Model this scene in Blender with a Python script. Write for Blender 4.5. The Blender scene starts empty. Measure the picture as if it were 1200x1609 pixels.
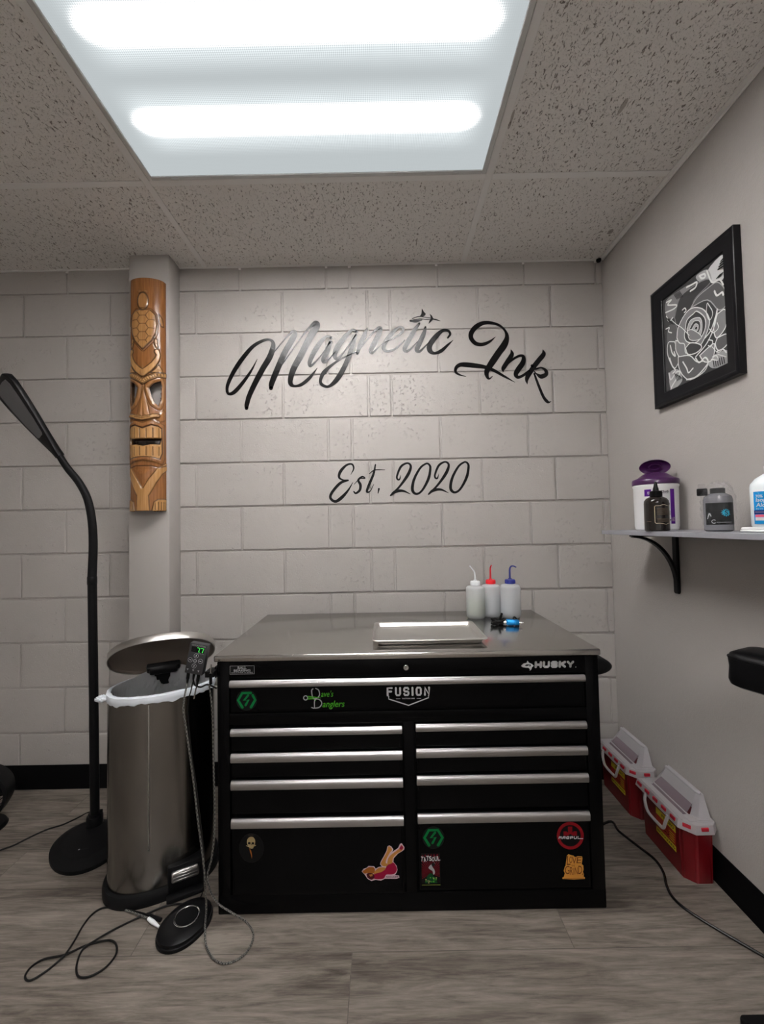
import bpy, bmesh, math, random
import numpy as np
from mathutils import Vector, Matrix
from mathutils.geometry import tessellate_polygon

random.seed(7)
SC = bpy.context.scene
COL = SC.collection
PI = math.pi

# ------------------------------------------------------------------ camera
F_PX = 657.3
EYE = Vector((0.0, -1.939, 1.161))
_y, _p, _r = -0.0014, 0.0322, -0.0188
_fw = Vector((math.sin(_y) * math.cos(_p), math.cos(_y) * math.cos(_p), math.sin(_p)))
_r0 = Vector((math.cos(_y), -math.sin(_y), 0)); _u0 = _r0.cross(_fw)
_rt = _r0 * math.cos(_r) + _u0 * math.sin(_r)
_up = _u0 * math.cos(_r) - _r0 * math.sin(_r)
cam_d = bpy.data.cameras.new('camera'); cam = bpy.data.objects.new('camera', cam_d); COL.objects.link(cam)
cam.matrix_world = Matrix(((_rt.x, _up.x, -_fw.x, EYE.x), (_rt.y, _up.y, -_fw.y, EYE.y),
                           (_rt.z, _up.z, -_fw.z, EYE.z), (0, 0, 0, 1)))
cam_d.sensor_fit = 'VERTICAL'; cam_d.sensor_height = 24.0; cam_d.sensor_width = 17.9
cam_d.lens = F_PX * 24.0 / 1609.0
cam_d.clip_start = 0.02
SC.camera = cam

# ------------------------------------------------------------------ view, world, lamp strengths
SC.view_settings.view_transform = 'Standard'; SC.view_settings.look = 'None'
SC.view_settings.gamma = 1.0; SC.view_settings.use_curve_mapping = False
SC.view_settings.exposure = 0.0
SC.cycles.use_denoising = True
SC.cycles.max_bounces = 8; SC.cycles.diffuse_bounces = 4; SC.cycles.glossy_bounces = 4
SC.cycles.transmission_bounces = 6; SC.cycles.transparent_max_bounces = 12
SC.cycles.caustics_reflective = False; SC.cycles.caustics_refractive = False
W = bpy.data.worlds.new('world'); SC.world = W; W.use_nodes = True
W.node_tree.nodes['Background'].inputs[0].default_value = (0.8, 0.85, 1, 1)
W.node_tree.nodes['Background'].inputs[1].default_value = 0.02
LENS_BASE, LENS_PEAK = 0.57, 200.0
TUBE_COLOR = (1.0, .972, .955, 1)          # troffer lens: between the tubes / under the tubes
FILL_GAIN = 1.7  # extra strength of the added fill troffer, lifts the ambient light

# ------------------------------------------------------------------ room numbers
XR, XL, YF, ZC = 1.052, -3.1, -4.0, 2.39
WALLFACE = -0.006

def ray(u, v):
    return _fw + _rt * ((u - 600) / F_PX) + _up * ((804.5 - v) / F_PX)
def at(u, v, x=None, y=None, z=None):
    d = ray(u, v)
    t = (x - EYE.x) / d.x if x is not None else (y - EYE.y) / d.y if y is not None else (z - EYE.z) / d.z
    return EYE + d * t

# ------------------------------------------------------------------ materials
def lin(c):
    return tuple((v / 255 / 12.92) if v / 255 <= .04045 else ((v / 255 + .055) / 1.055) ** 2.4 for v in c) + (1,)
def mat(name, col, rough=.5, metal=0., spec=.5, **k):
    m = bpy.data.materials.new(name); m.use_nodes = True
    b = m.node_tree.nodes['Principled BSDF']
    b.inputs['Base Color'].default_value = tuple(col)[:3] + (1,)
    b.inputs['Roughness'].default_value = rough; b.inputs['Metallic'].default_value = metal
    b.inputs['Specular IOR Level'].default_value = spec
    for a, v in k.items(): b.inputs[a.replace('_', ' ')].default_value = v
    return m
class NT:
    def __init__(s, m): s.m = m; s.t = m.node_tree; s.b = s.t.nodes.get('Principled BSDF'); s.out = s.t.nodes['Material Output']
    def n(s, typ, **k):
        nd = s.t.nodes.new(typ)
        for a, v in k.items():
            if a.startswith('i_'):
                key = a[2:]; key = int(key) if key.isdigit() else key.replace('_', ' ')
                if isinstance(v, bpy.types.NodeSocket): s.t.links.new(v, nd.inputs[key])
                else: nd.inputs[key].default_value = v
            else: setattr(nd, a, v)
        return nd
    def l(s, a, b): s.t.links.new(a, b)
    def obj(s): return s.n('ShaderNodeTexCoord').outputs['Object']
    def mapv(s, sc, v=None, loc=(0, 0, 0), rot=(0, 0, 0)):
        return s.n('ShaderNodeMapping', i_Vector=v or s.obj(), i_Scale=sc, i_Location=loc, i_Rotation=rot).outputs[0]
    def noise(s, scale, v=None, detail=4, rough=.5, dist=0.):
        return s.n('ShaderNodeTexNoise', i_Vector=v or s.obj(), i_Scale=scale, i_Detail=detail, i_Roughness=rough, i_Distortion=dist).outputs['Fac']
    def ramp(s, f, stops, interp='LINEAR'):
        r = s.n('ShaderNodeValToRGB', i_Fac=f); e = r.color_ramp; e.interpolation = interp
        while len(e.elements) < len(stops): e.elements.new(.5)
        for el, (p, c) in zip(e.elements, stops):
            el.position = p; el.color = tuple(c)[:3] + (1,) if hasattr(c, '__len__') else (c, c, c, 1)
        return r.outputs[0]
    def math(s, op, a, b=0., c=0., clamp=False):
        nd = s.n('ShaderNodeMath', operation=op, use_clamp=clamp)
        for i, v in enumerate((a, b, c)):
            if isinstance(v, bpy.types.NodeSocket): s.l(v, nd.inputs[i])
            else: nd.inputs[i].default_value = v
        return nd.outputs[0]
    def mix(s, f, a, b, blend='MIX'):
        nd = s.n('ShaderNodeMix', data_type='RGBA', blend_type=blend)
        for i, v in ((0, f), (6, a), (7, b)):
            if isinstance(v, bpy.types.NodeSocket): s.l(v, nd.inputs[i])
            else: nd.inputs[i].default_value = v if i == 0 else tuple(v)[:3] + (1,)
        return nd.outputs[2]
    def bump(s, h, strength=.3, dist=.002, normal=None):
        b = s.n('ShaderNodeBump', i_Height=h, i_Strength=strength, i_Distance=dist)
        if normal: s.l(normal, b.inputs['Normal'])
        return b.outputs[0]
    def put(s, name, v): s.l(v, s.b.inputs[name])

PAINT = (0.41, 0.386, 0.366)
def wall_paint(name, block):
    m = mat(name, PAINT, .42, spec=.45); t = NT(m); o = t.obj()
    fine = t.noise(150, o, 3); blot = t.noise(3.5, o, 3)
    t.put('Base Color', t.mix(t.ramp(blot, [(.3, 0), (.7, 1)]), (0.395, 0.372, 0.352), (0.425, 0.40, 0.38)))
    if block:
        zone = t.ramp(t.noise(5, o, 2), [(.42, 0), (.62, 1)])
        pit = t.ramp(t.noise(85, o, 4, .62), [(.30, 0), (.40, 1)])
        pit2 = t.math('MAXIMUM', pit, t.math('SUBTRACT', 1.0, zone))
        b1 = t.bump(fine, .42, .002); b2 = t.bump(t.noise(24, o, 3), .35, .004, b1)
        t.put('Normal', t.bump(pit2, .8, .0028, b2))
    else:
        peel = t.noise(210, o, 3, .6); big = t.noise(60, o, 3)
        t.put('Normal', t.bump(big, .32, .003, t.bump(peel, .42, .0022)))
    t.put('Roughness', t.ramp(blot, [(.3, .38), (.7, .48)]))
    return m
M_BLOCK = wall_paint('painted_block', True)
M_DRY = wall_paint('painted_drywall', False)
M_WHITEWALL = mat('white_wall_paint', (.82, .80, .78), .5, spec=.3)  # unseen walls, set white to bounce more light onto the ceiling
M_PILLAR = mat('pillar_paint', PAINT, .5, spec=.3)
t = NT(M_PILLAR); t.put('Normal', t.bump(t.noise(140), .25, .001))

M_TILE = mat('fissured_tile', (.6, .58, .55), .9, spec=.1)
t = NT(M_TILE); o = t.obj()
wv = t.n('ShaderNodeMix', data_type='VECTOR'); warp = t.n('ShaderNodeTexNoise', i_Vector=o, i_Scale=30.)
vm = t.n('ShaderNodeVectorMath', operation='MULTIPLY_ADD', i_0=warp.outputs['Color'], i_1=(.02, .02, 0), i_2=o)
st = t.mapv((1, .5, 1), vm.outputs[0])
fis = t.ramp(t.noise(175, st, 2, .5, .9), [(.32, 0), (.39, 1)])
pin = t.ramp(t.noise(300, o, 2, .6), [(.30, 0), (.38, 1)])
mask = t.math('MULTIPLY', fis, t.math('ADD', t.math('MULTIPLY', pin, .5), .5))
sep = t.n('ShaderNodeSeparateXYZ', i_0=o)
def smear(cx, cy, rx, ry, rot):                                   # dirty scuffs on the tiles
    mp = t.mapv((1 / rx, 1 / ry, 0), t.n('ShaderNodeVectorMath', operation='SUBTRACT', i_0=o, i_1=(cx, cy, 0)).outputs[0], rot=(0, 0, 0))
    ln = t.n('ShaderNodeVectorMath', operation='LENGTH', i_0=mp).outputs['Value']
    return t.ramp(t.math('ADD', ln, t.math('MULTIPLY', t.noise(60, o, 3), .8)), [(.95, 1), (1.25, 0)])
base = t.mix(mask, (.30, .27, .24), (.88, .855, .825))
for a in ((.735, -.735, .012, .045, 0), (.415, -.70, .007, .05, 0), (.99, -.20, .02, .03, 0)):
    base = t.mix(t.math('MULTIPLY', smear(*a), .65), base, (.25, .21, .18))
t.put('Base Color', base); t.put('Normal', t.bump(mask, .9, .003))
M_GRID = mat('white_grid_metal', (.90, .885, .865), .55, spec=.3)
M_LFRAME = mat('light_frame_white', (.62, .62, .61), .45)
M_FLOOR = mat('grey_plank', (.3, .27, .24), .38, spec=.4)
t = NT(M_FLOOR); o = t.obj()
sh = t.mapv((1, 1, 1), o, loc=(.105, .001, 0))
br = t.n('ShaderNodeTexBrick', i_Vector=sh, i_Color1=(0, 0, 0, 1), i_Color2=(1, 1, 1, 1), i_Mortar=(.5, .5, .5, 1), i_Scale=1., i_Mortar_Size=.0012,
         i_Mortar_Smooth=.1, i_Bias=0., i_Brick_Width=1.21, i_Row_Height=.19)
br.offset = .5; br.offset_frequency = 2
tone = t.n('ShaderNodeRGBToBW', i_0=br.outputs['Color']).outputs[0]
shift = t.n('ShaderNodeCombineXYZ', i_0=t.math('MULTIPLY', tone, 37.), i_1=t.math('MULTIPLY', tone, 11.), i_2=0.)
ov = t.n('ShaderNodeVectorMath', operation='ADD', i_0=o, i_1=shift.outputs[0]).outputs[0]
g1 = t.noise(1., t.mapv((2.4, 24, 1), ov), 8, .68, 1.3); g2 = t.noise(1., t.mapv((9, 120, 1), ov), 5, .72, .5)
g3 = t.noise(1., t.mapv((1.4, 6, 1), ov), 3, .5, .6)
dev = lambda g, k: t.math('MULTIPLY', t.math('SUBTRACT', g, .5), k)
vv = t.math('ADD', t.math('ADD', t.math('ADD', .5, dev(g1, 1.9)), dev(g2, 1.5)), dev(g3, 1.3))
c = t.ramp(vv, [(.02, (.045, .036, .028)), (.32, (.115, .096, .079)), (.55, (.178, .153, .129)), (.98, (.29, .255, .22))])
knot = t.n('ShaderNodeTexVoronoi', i_Vector=t.mapv((1.9, 6.5, 1), ov), i_Scale=1., i_Randomness=1.)
c = t.mix(t.ramp(knot.outputs['Distance'], [(.015, .85), (.13, 0)]), c, (.035, .028, .023))
c = t.mix(t.math('MULTIPLY', tone, .25), c, (.115, .10, .088))
c = t.mix(t.math('MULTIPLY', br.outputs['Fac'], .6), c, (.06, .052, .045))
t.put('Base Color', c); t.put('Normal', t.bump(g2, .12, .001)); t.put('Roughness', t.ramp(g1, [(.3, .48), (.7, .36)]))
M_COVE = mat('black_rubber_base', (.003, .003, .0034), .5, spec=.06)

M_BLACK = mat('black_enamel', (.0022, .0022, .0025), .24, spec=.08)
t = NT(M_BLACK); t.put('Normal', t.bump(t.noise(45), .02, .001))
M_BPLAST = mat('black_plastic', (.0045, .0045, .005), .40, spec=.14)
M_BSOFT = mat('black_soft_plastic', (.0065, .0065, .007), .55, spec=.12)
M_BVINYL = mat('black_upholstery', (.0035, .0035, .004), .42, spec=.13)
t = NT(M_BVINYL); t.put('Normal', t.bump(t.noise(260), .15, .0006))
def steel(name, col, rough, aniso_axis, amt=.06):
    m = mat(name, col, rough, 1.0); t = NT(m)
    sc = [3, 3, 3]
    for i in range(3):
        if i != aniso_axis: sc[i] = 420
    nz = t.noise(1., t.mapv(tuple(sc)), 3, .6)
    t.put('Normal', t.bump(nz, amt, .0006)); t.put('Roughness', t.ramp(nz, [(.3, rough * .85), (.7, rough * 1.2)]))
    return m
M_STEELTOP = steel('brushed_steel_top', (.60, .585, .565), .17, 0, .02)
M_STEELBIN = steel('brushed_steel_bin', (.24, .23, .217), .20, 2, .010)
M_STEELLID = steel('brushed_steel_lid', (.50, .485, .46), .34, 0, .003)
M_TRAY = steel('tray_steel', (.74, .72, .69), .34, 0, .02)
M_ALU = steel('handle_aluminium', (.47, .46, .46), .32, 0, .002)
M_CHROME = mat('chrome', (.7, .7, .7), .12, 1.)

def vinyl(name, rough, spec):
    m = mat(name, (.003, .003, .0035), rough, spec=spec); t = NT(m); o = t.obj()
    b1 = t.bump(t.noise(190, o, 4, .7), .22, .0012)
    t.put('Normal', t.bump(t.noise(40, o, 3), .16, .003, b1)); return m
M_VINYL = vinyl('black_gloss_vinyl', .17, .34)
M_VINYL2 = vinyl('black_vinyl', .35, .15)

def soft_plastic(name, col, transp=.3, rough=.35, transl=.5):
    m = bpy.data.materials.new(name); m.use_nodes = True; t = NT(m)
    t.b.inputs['Base Color'].default_value = tuple(col) + (1,); t.b.inputs['Roughness'].default_value = rough
    tl = t.n('ShaderNodeBsdfTranslucent', i_Color=tuple(col) + (1,)); tr = t.n('ShaderNodeBsdfTransparent')
    m1 = t.n('ShaderNodeMixShader', i_0=transl); t.l(t.b.outputs[0], m1.inputs[1]); t.l(tl.outputs[0], m1.inputs[2])
    m2 = t.n('ShaderNodeMixShader', i_0=transp); t.l(m1.outputs[0], m2.inputs[1]); t.l(tr.outputs[0], m2.inputs[2])
    t.l(m2.outputs[0], t.out.inputs['Surface']); return m
M_PE = soft_plastic('natural_polyethylene', (.92, .94, .96), .38)
M_LIDPE = soft_plastic('frosted_white_plastic', (.72, .70, .72), .12)
M_LIDCLR = soft_plastic('clear_lilac_plastic', (.50, .42, .47), .45, .15)
M_BAGFILM = soft_plastic('bin_liner_film', (.95, .96, .98), .10, .22, .35)
t = NT(M_BAGFILM); t.put('Normal', t.bump(t.noise(55, None, 5, .75, 2.2), 1., .02))
M_BAGWHITE = mat('bin_liner_gathered', (.66, .70, .75), .4)
M_CLEARBAG = soft_plastic('clear_wrap', (.75, .76, .78), .91, .06)
t = NT(M_CLEARBAG); t.put('Normal', t.bump(t.noise(70, None, 3, .6, 1.2), 1., .01))
M_REDSHARP = mat('red_box_plastic', (.15, .0045, .008), .33)
M_REDSLOT = mat('red_slot', (.50, .012, .03), .4)
M_YELLOW = mat('yellow_label', (.62, .48, .02), .5)
M_REDLAB = mat('red_label', (.34, .022, .012), .5)

def flat(name, rgb, rough=.5): return mat(name, lin(rgb), rough, spec=.12)
M_WHITE = flat('print_white', (205, 205, 208)); M_GREYP = flat('print_grey', (165, 165, 168))
M_SILVER = flat('print_silver', (190, 190, 192)); M_PBLACK = flat('print_black', (14, 14, 15))
M_GREEN = flat('print_green', (14, 112, 58)); M_LIME = flat('print_lime', (70, 158, 40)); M_DGREEN = flat('print_dark_green', (12, 60, 32))
M_DGREY = flat('print_dark_grey', (26, 27, 27))
M_MAROON = flat('print_maroon', (112, 20, 32)); M_PRED = flat('print_red', (128, 20, 28)); M_CRIM = flat('print_crimson', (140, 18, 52))
M_ORANGE = flat('print_orange', (205, 142, 64)); M_DORANGE = flat('print_dark_orange', (104, 54, 18))
M_SKIN = flat('print_skin', (180, 124, 62)); M_HAIR = flat('print_hair', (150, 88, 34)); M_BONE = flat('print_bone', (160, 142, 102)); M_PINKW = flat('print_pale_pink', (205, 178, 186))
M_PURPLE = mat('purple_plastic', (.045, .006, .06), .28); M_PPURPLE = flat('print_purple', (86, 30, 130))
M_CYAN = flat('print_cyan', (30, 165, 200)); M_BLUE = flat('print_blue', (30, 140, 205)); M_NAVY = flat('print_navy', (22, 36, 110)); M_PINK = flat('print_pink', (230, 100, 125))
M_RED = mat('red_cap', (.75, .02, .03), .35); M_NCAP = mat('blue_cap', (.02, .03, .22), .35)
M_WCAP = mat('white_cap', (.78, .80, .82), .4); M_WTUB = mat('white_tub', (.88, .88, .88), .35)
M_BOTW = mat('white_bottle', (.78, .84, .86), .35)
M_SHELF = mat('pale_grey_shelf', (.3, .3, .33), .45)
t = NT(M_SHELF); t.put('Base Color', t.mix(t.noise(1., t.mapv((60, 3, 60)), 3), (.25, .25, .28), (.33, .33, .36)))
M_BROWNB = mat('dark_bottle', (.010, .007, .006), .14)
M_TAN = flat('print_tan', (170, 158, 135)); M_DTAN = flat('print_brown', (74, 64, 54))
M_ANOD = mat('blue_anodised', (.01, .22, .55), .28, .7)
M_LED = mat('lamp_diffuser', (.12, .12, .125), .4, spec=.3)
M_TEXTBLK = flat('print_ink', (60, 60, 62))
M_CORD = mat('black_cord', (.007, .0065, .0065), .5, spec=.2)
M_BRAID = mat('braided_cord', (.05, .05, .05), .6)
t = NT(M_BRAID); ch = t.n('ShaderNodeTexChecker', i_Vector=t.mapv((260, 260, 160)), i_Color1=(.02, .02, .02, 1), i_Color2=(.15, .145, .13, 1), i_Scale=1.); t.put('Base Color', ch.outputs[0])
M_LEDGREEN = mat('green_digits', (.02, .5, .05), .5)
b_ = M_LEDGREEN.node_tree.nodes['Principled BSDF']; b_.inputs['Emission Color'].default_value = (.08, .85, .12, 1); b_.inputs['Emission Strength'].default_value = .8
M_LIQG = mat('clear_green_liquid', (.40, .44, .33), .3); M_LIQ = mat('clear_liquid', (.44, .46, .48), .3)

# carved wood: dark stained ground, pale carved wood and near-black grooves, their stain deepened by painted shade
M_WOOD = mat('carved_wood', (.4, .2, .08), .22, spec=.5); t = NT(M_WOOD); o = t.obj()
at_ = t.n('ShaderNodeAttribute', attribute_name='tone'); grn = t.noise(1., t.mapv((150, 150, 7)), 5, .6, .8)
dark = t.ramp(grn, [(.3, (.17, .062, .017)), (.7, (.30, .125, .038))]); light = t.ramp(grn, [(.3, (.40, .205, .068)), (.7, (.56, .31, .118))])
sr = t.n('ShaderNodeSeparateColor', i_0=at_.outputs['Color'])
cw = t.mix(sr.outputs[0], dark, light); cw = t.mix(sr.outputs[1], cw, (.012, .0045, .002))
t.put('Base Color', cw); t.put('Normal', t.bump(grn, .08, .0008))

# ------------------------------------------------------------------ mesh helpers
def merge(bm, tmp, M=None, mi=0):
    if M is not None: bmesh.ops.transform(tmp, matrix=M, verts=tmp.verts)
    for f in tmp.faces: f.material_index = mi
    me = bpy.data.meshes.new('tmp'); tmp.to_mesh(me); tmp.free(); bm.from_mesh(me); bpy.data.meshes.remove(me)
def add_box(bm, lo, hi, bev=0., seg=2, mi=0, M=None):
    t = bmesh.new(); bmesh.ops.create_cube(t, size=1)
    for v in t.verts: v.co = Vector([lo[i] + (v.co[i] + .5) * (hi[i] - lo[i]) for i in range(3)])
    if bev: bmesh.ops.bevel(t, geom=t.edges[:], offset=bev, segments=seg, affect='EDGES', profile=.5)
    merge(bm, t, M, mi)
def add_prism(bm, pts, axis, a, b, bev=0., seg=2, mi=0, M=None):
    """outline pts (2D, in the other two axes in order) extruded along axis from a to b"""
    t = bmesh.new(); o = [i for i in range(3) if i != axis]
    def mk(p, h):
        c = [0, 0, 0]; c[o[0]], c[o[1]] = p; c[axis] = h; return t.verts.new(c)
    A = [mk(p, a) for p in pts]; B = [mk(p, b) for p in pts]; n = len(pts)
    fa = t.faces.new(A); fb = t.faces.new(B[::-1])
    for i in range(n): t.faces.new((A[i], B[i], B[(i + 1) % n], A[(i + 1) % n]))
    bmesh.ops.recalc_face_normals(t, faces=t.faces)
    if bev:
        es = [e for e in t.edges if len(e.link_faces) == 2 and ((fa in e.link_faces) or (fb in e.link_faces))]
        bmesh.ops.bevel(t, geom=es, offset=bev, segments=seg, affect='EDGES', profile=.5)
    merge(bm, t, M, mi)
def catmull(P, n=6, closed=False):
    P = [np.array(p, float) for p in P]; out = []; N = len(P)
    rng = range(N if closed else N - 1)
    for i in rng:
        if closed: p0, p1, p2, p3 = P[i - 1], P[i], P[(i + 1) % N], P[(i + 2) % N]
        else:
            p1, p2 = P[i], P[i + 1]; p0 = P[i - 1] if i else 2 * p1 - p2; p3 = P[i + 2] if i + 2 < N else 2 * p2 - p1
        for k in range(n):
            s = k / n
            out.append(.5 * (2 * p1 + (p2 - p0) * s + (2 * p0 - 5 * p1 + 4 * p2 - p3) * s * s + (3 * p1 - p0 - 3 * p2 + p3) * s ** 3))
    if not closed: out.append(P[-1])
    return out
def add_tube(bm, pts, r, seg=8, mi=0, smooth=0, closed=False, cap=True):
    if smooth: pts = [Vector(p) for p in catmull(pts, smooth, closed)]
    pts = [Vector(p) for p in pts]; n = len(pts); rings = []; nrm = None
    for i, p in enumerate(pts):
        if closed: tg = (pts[(i + 1) % n] - pts[i - 1]).normalized()
        else: tg = (pts[min(i + 1, n - 1)] - pts[max(i - 1, 0)]).normalized()
        if nrm is None:
            a = Vector((0, 0, 1)) if abs(tg.z) < .9 else Vector((1, 0, 0)); nrm = tg.cross(a).normalized()
        else: nrm = (nrm - tg * nrm.dot(tg)).normalized()
        bn = tg.cross(nrm); rr = r[i] if hasattr(r, '__len__') else r
        rings.append([bm.verts.new(p + (nrm * math.cos(k * 2 * PI / seg) + bn * math.sin(k * 2 * PI / seg)) * rr) for k in range(seg)])
    for i in range(n if closed else n - 1):
        A, B = rings[i], rings[(i + 1) % n]
        for k in range(seg):
            f = bm.faces.new((A[k], A[(k + 1) % seg], B[(k + 1) % seg], B[k])); f.material_index = mi
    if cap and not closed:
        bm.faces.new(rings[0][::-1]).material_index = mi; bm.faces.new(rings[-1]).material_index = mi
def add_lathe(bm, prof, seg=32, c=(0, 0, 0), mi=0, M=None, sx=1., sy=1., mis=None):
    """prof: list of (r, z); closes at r=0"""
    t = bmesh.new(); rings = []
    for r, z in prof:
        if r <= 1e-6: rings.append([t.verts.new((c[0], c[1], c[2] + z))])
        else: rings.append([t.verts.new((c[0] + sx * r * math.cos(k * 2 * PI / seg), c[1] + sy * r * math.sin(k * 2 * PI / seg), c[2] + z)) for k in range(seg)])
    fm = []
    for i in range(len(rings) - 1):
        A, B = rings[i], rings[i + 1]; m_ = mis[i] if mis else mi
        for k in range(seg):
            k2 = (k + 1) % seg
            if len(A) == 1 and len(B) == 1: continue
            if len(A) == 1: f = t.faces.new((A[0], B[k2], B[k]))
            elif len(B) == 1: f = t.faces.new((A[k], A[k2], B[0]))
            else: f = t.faces.new((A[k], A[k2], B[k2], B[k]))
            f.material_index = m_
    bmesh.ops.recalc_face_normals(t, faces=t.faces)
    if M is not None: bmesh.ops.transform(t, matrix=M, verts=t.verts)
    me = bpy.data.meshes.new('tmp'); t.to_mesh(me); t.free(); bm.from_mesh(me); bpy.data.meshes.remove(me)
def add_loft(bm, loops, cap0=True, cap1=True, mi=0, M=None):
    t = bmesh.new(); L = [[t.verts.new(p) for p in lp] for lp in loops]; n = len(L[0])
    for A_, B_ in zip(L, L[1:]):
        for k in range(n): t.faces.new((A_[k], A_[(k + 1) % n], B_[(k + 1) % n], B_[k]))
    if cap0: t.faces.new(L[0][::-1])
    if cap1: t.faces.new(L[-1])
    bmesh.ops.recalc_face_normals(t, faces=t.faces); merge(bm, t, M, mi)
def rrect(x0, y0, x1, y1, r, n=5):
    out = []
    for cx, cy, a in ((x1 - r, y1 - r, 0), (x0 + r, y1 - r, 90), (x0 + r, y0 + r, 180), (x1 - r, y0 + r, 270)):
        for k in range(n + 1):
            w = math.radians(a + 90 * k / n); out.append((cx + r * math.cos(w), cy + r * math.sin(w)))
    return out
def obj(name, bm, mats, parent=None, label=None, angle=40, kind=None):
    me = bpy.data.meshes.new(name)
    bm.to_mesh(me); bm.free()
    for m in (mats if isinstance(mats, (list, tuple)) else [mats]): me.materials.append(m)
    if angle:
        me.shade_smooth(); me.set_sharp_from_angle(angle=math.radians(angle))
    o = bpy.data.objects.new(name, me); COL.objects.link(o)
    if parent is not None:
        o.parent = parent
        if parent.type == 'EMPTY': o.matrix_parent_inverse = Matrix.Translation(-parent.location)
    if label: o['label'] = label
    if kind: o['kind'] = kind
    return o
def thing(name, label, cat, loc=(0, 0, 0), group=None):
    o = bpy.data.objects.new(name, None); COL.objects.link(o); o.location = loc; o.empty_display_size = .05
    o['label'] = label; o['category'] = cat
    if group: o['group'] = group
    return o
def tag(o, label, cat, group=None):
    o['label'] = label; o['category'] = cat
    if group: o['group'] = group
    return o
def struct(o, label=None, cat=None):
    o['kind'] = 'structure'
    if label: o['label'] = label
    if cat: o['category'] = cat
    return o
def copy_tree(o, parent=None):
    c = o.copy(); COL.objects.link(c)
    if parent is not None: c.parent = parent; c.matrix_parent_inverse = o.matrix_parent_inverse.copy()
    for ch in list(o.children): copy_tree(ch, c)
    return c
def B(): return bmesh.new()

class Print:
    """flat print built as thin layers of real polygons on a plane: o + u*a + v*b, each layer lifted a hair along n"""
    def __init__(s, o, u, v, n, step=.00012): s.o, s.u, s.v, s.n = Vector(o), Vector(u), Vector(v), Vector(n); s.bm = B(); s.mats = []; s.h = step; s.step = step
    def mi(s, m):
        if m not in s.mats: s.mats.append(m)
        return s.mats.index(m)
    def P(s, p): return s.o + s.u * float(p[0]) + s.v * float(p[1]) + s.n * s.h
    def up(s): s.h += s.step
    def tri(s, pts, tris, m):
        i = s.mi(m); V = [s.bm.verts.new(s.P(p)) for p in pts]
        for tr in tris:
            try: f = s.bm.faces.new([V[k] for k in tr]); f.material_index = i
            except ValueError: continue
            f.normal_update()
            if f.normal.dot(s.n) < 0: f.normal_flip()
    def poly(s, pts, m, smooth=0):
        if smooth: pts = catmull(pts, smooth, True)
        s.up(); s.tri(pts, tessellate_polygon([[Vector((float(p[0]), float(p[1]), 0)) for p in pts]]), m)
    def rect(s, x0, y0, x1, y1, m, r=0): s.poly(rrect(x0, y0, x1, y1, r) if r else [(x0, y0), (x1, y0), (x1, y1), (x0, y1)], m)
    def disc(s, cx, cy, rx, m, ry=None, n=32): s.poly([(cx + rx * math.cos(k * 2 * PI / n), cy + (ry or rx) * math.sin(k * 2 * PI / n)) for k in range(n)], m)
    def ring(s, cx, cy, r1, r0, m, n=36, a0=0, a1=360):
        s.up(); pts = []; tr = []
        for k in range(n + 1):
            a = math.radians(a0 + (a1 - a0) * k / n); pts += [(cx + r1 * math.cos(a), cy + r1 * math.sin(a)), (cx + r0 * math.cos(a), cy + r0 * math.sin(a))]
        for k in range(n): tr += [(2 * k, 2 * k + 2, 2 * k + 1), (2 * k + 1, 2 * k + 2, 2 * k + 3)]
        s.tri(pts, tr, m)
    def stroke(s, pts, m, w=None, smooth=5):
        """pts (x, y, width) or (x, y) with w"""
        s.up(); P = [tuple(p) if len(p) == 3 else (p[0], p[1], w) for p in pts]
        if smooth and len(P) > 2: P = [tuple(p) for p in catmull(P, smooth)]
        q = []; n = len(P)
        for i in range(n):
            a, b = P[max(i - 1, 0)], P[min(i + 1, n - 1)]; dx, dy = b[0] - a[0], b[1] - a[1]; L = math.hypot(dx, dy) or 1
            h = max(P[i][2], 0) / 2; q += [(P[i][0] - dy / L * h, P[i][1] + dx / L * h), (P[i][0] + dy / L * h, P[i][1] - dx / L * h)]
        s.tri(q, [tr for k in range(n - 1) for tr in ((2 * k, 2 * k + 1, 2 * k + 2), (2 * k + 1, 2 * k + 3, 2 * k + 2))], m)
        for e, nb in ((0, 1), (n - 1, n - 2)):
            r = P[e][2] / 2
            if r > 0: s.tri([(P[e][0], P[e][1])] + [(P[e][0] + r * .98 * math.cos(k * PI / 5), P[e][1] + r * .98 * math.sin(k * PI / 5)) for k in range(10)], [(0, k + 1, (k + 1) % 10 + 1) for k in range(10)], m)
    def text(s, body, x0, y0, x1, y1, m, bold=0., shear=0., rot=0.):
        s.up(); cu = bpy.data.curves.new('t', 'FONT'); cu.body = body; cu.size = 1; cu.shear = shear; cu.offset = bold; cu.resolution_u = 3
        ob = bpy.data.objects.new('t', cu); COL.objects.link(ob); me = bpy.data.meshes.new_from_object(ob)
        V = np.array([v.co[:2] for v in me.vertices]); lo, hi = V.min(0), V.max(0)
        V = (V - lo) / (hi - lo) * [x1 - x0, y1 - y0] + [x0, y0]
        if rot:
            c0 = np.array([(x0 + x1) / 2, (y0 + y1) / 2]); r = math.radians(rot); R = np.array([[math.cos(r), -math.sin(r)], [math.sin(r), math.cos(r)]]); V = (V - c0) @ R.T + c0
        s.tri([tuple(p) for p in V], [tuple(p.vertices) for p in me.polygons], m)
        bpy.data.objects.remove(ob); bpy.data.curves.remove(cu); bpy.data.meshes.remove(me)
    def build(s, name, parent=None, label=None): return obj(name, s.bm, s.mats, parent, label, angle=0)

# ================================================================== the room
bm = B(); add_box(bm, (XL, YF, -.05), (XR, 0, 0)); struct(obj('floor', bm, M_FLOOR, angle=0), 'grey wood-look plank floor', 'floor')
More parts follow.
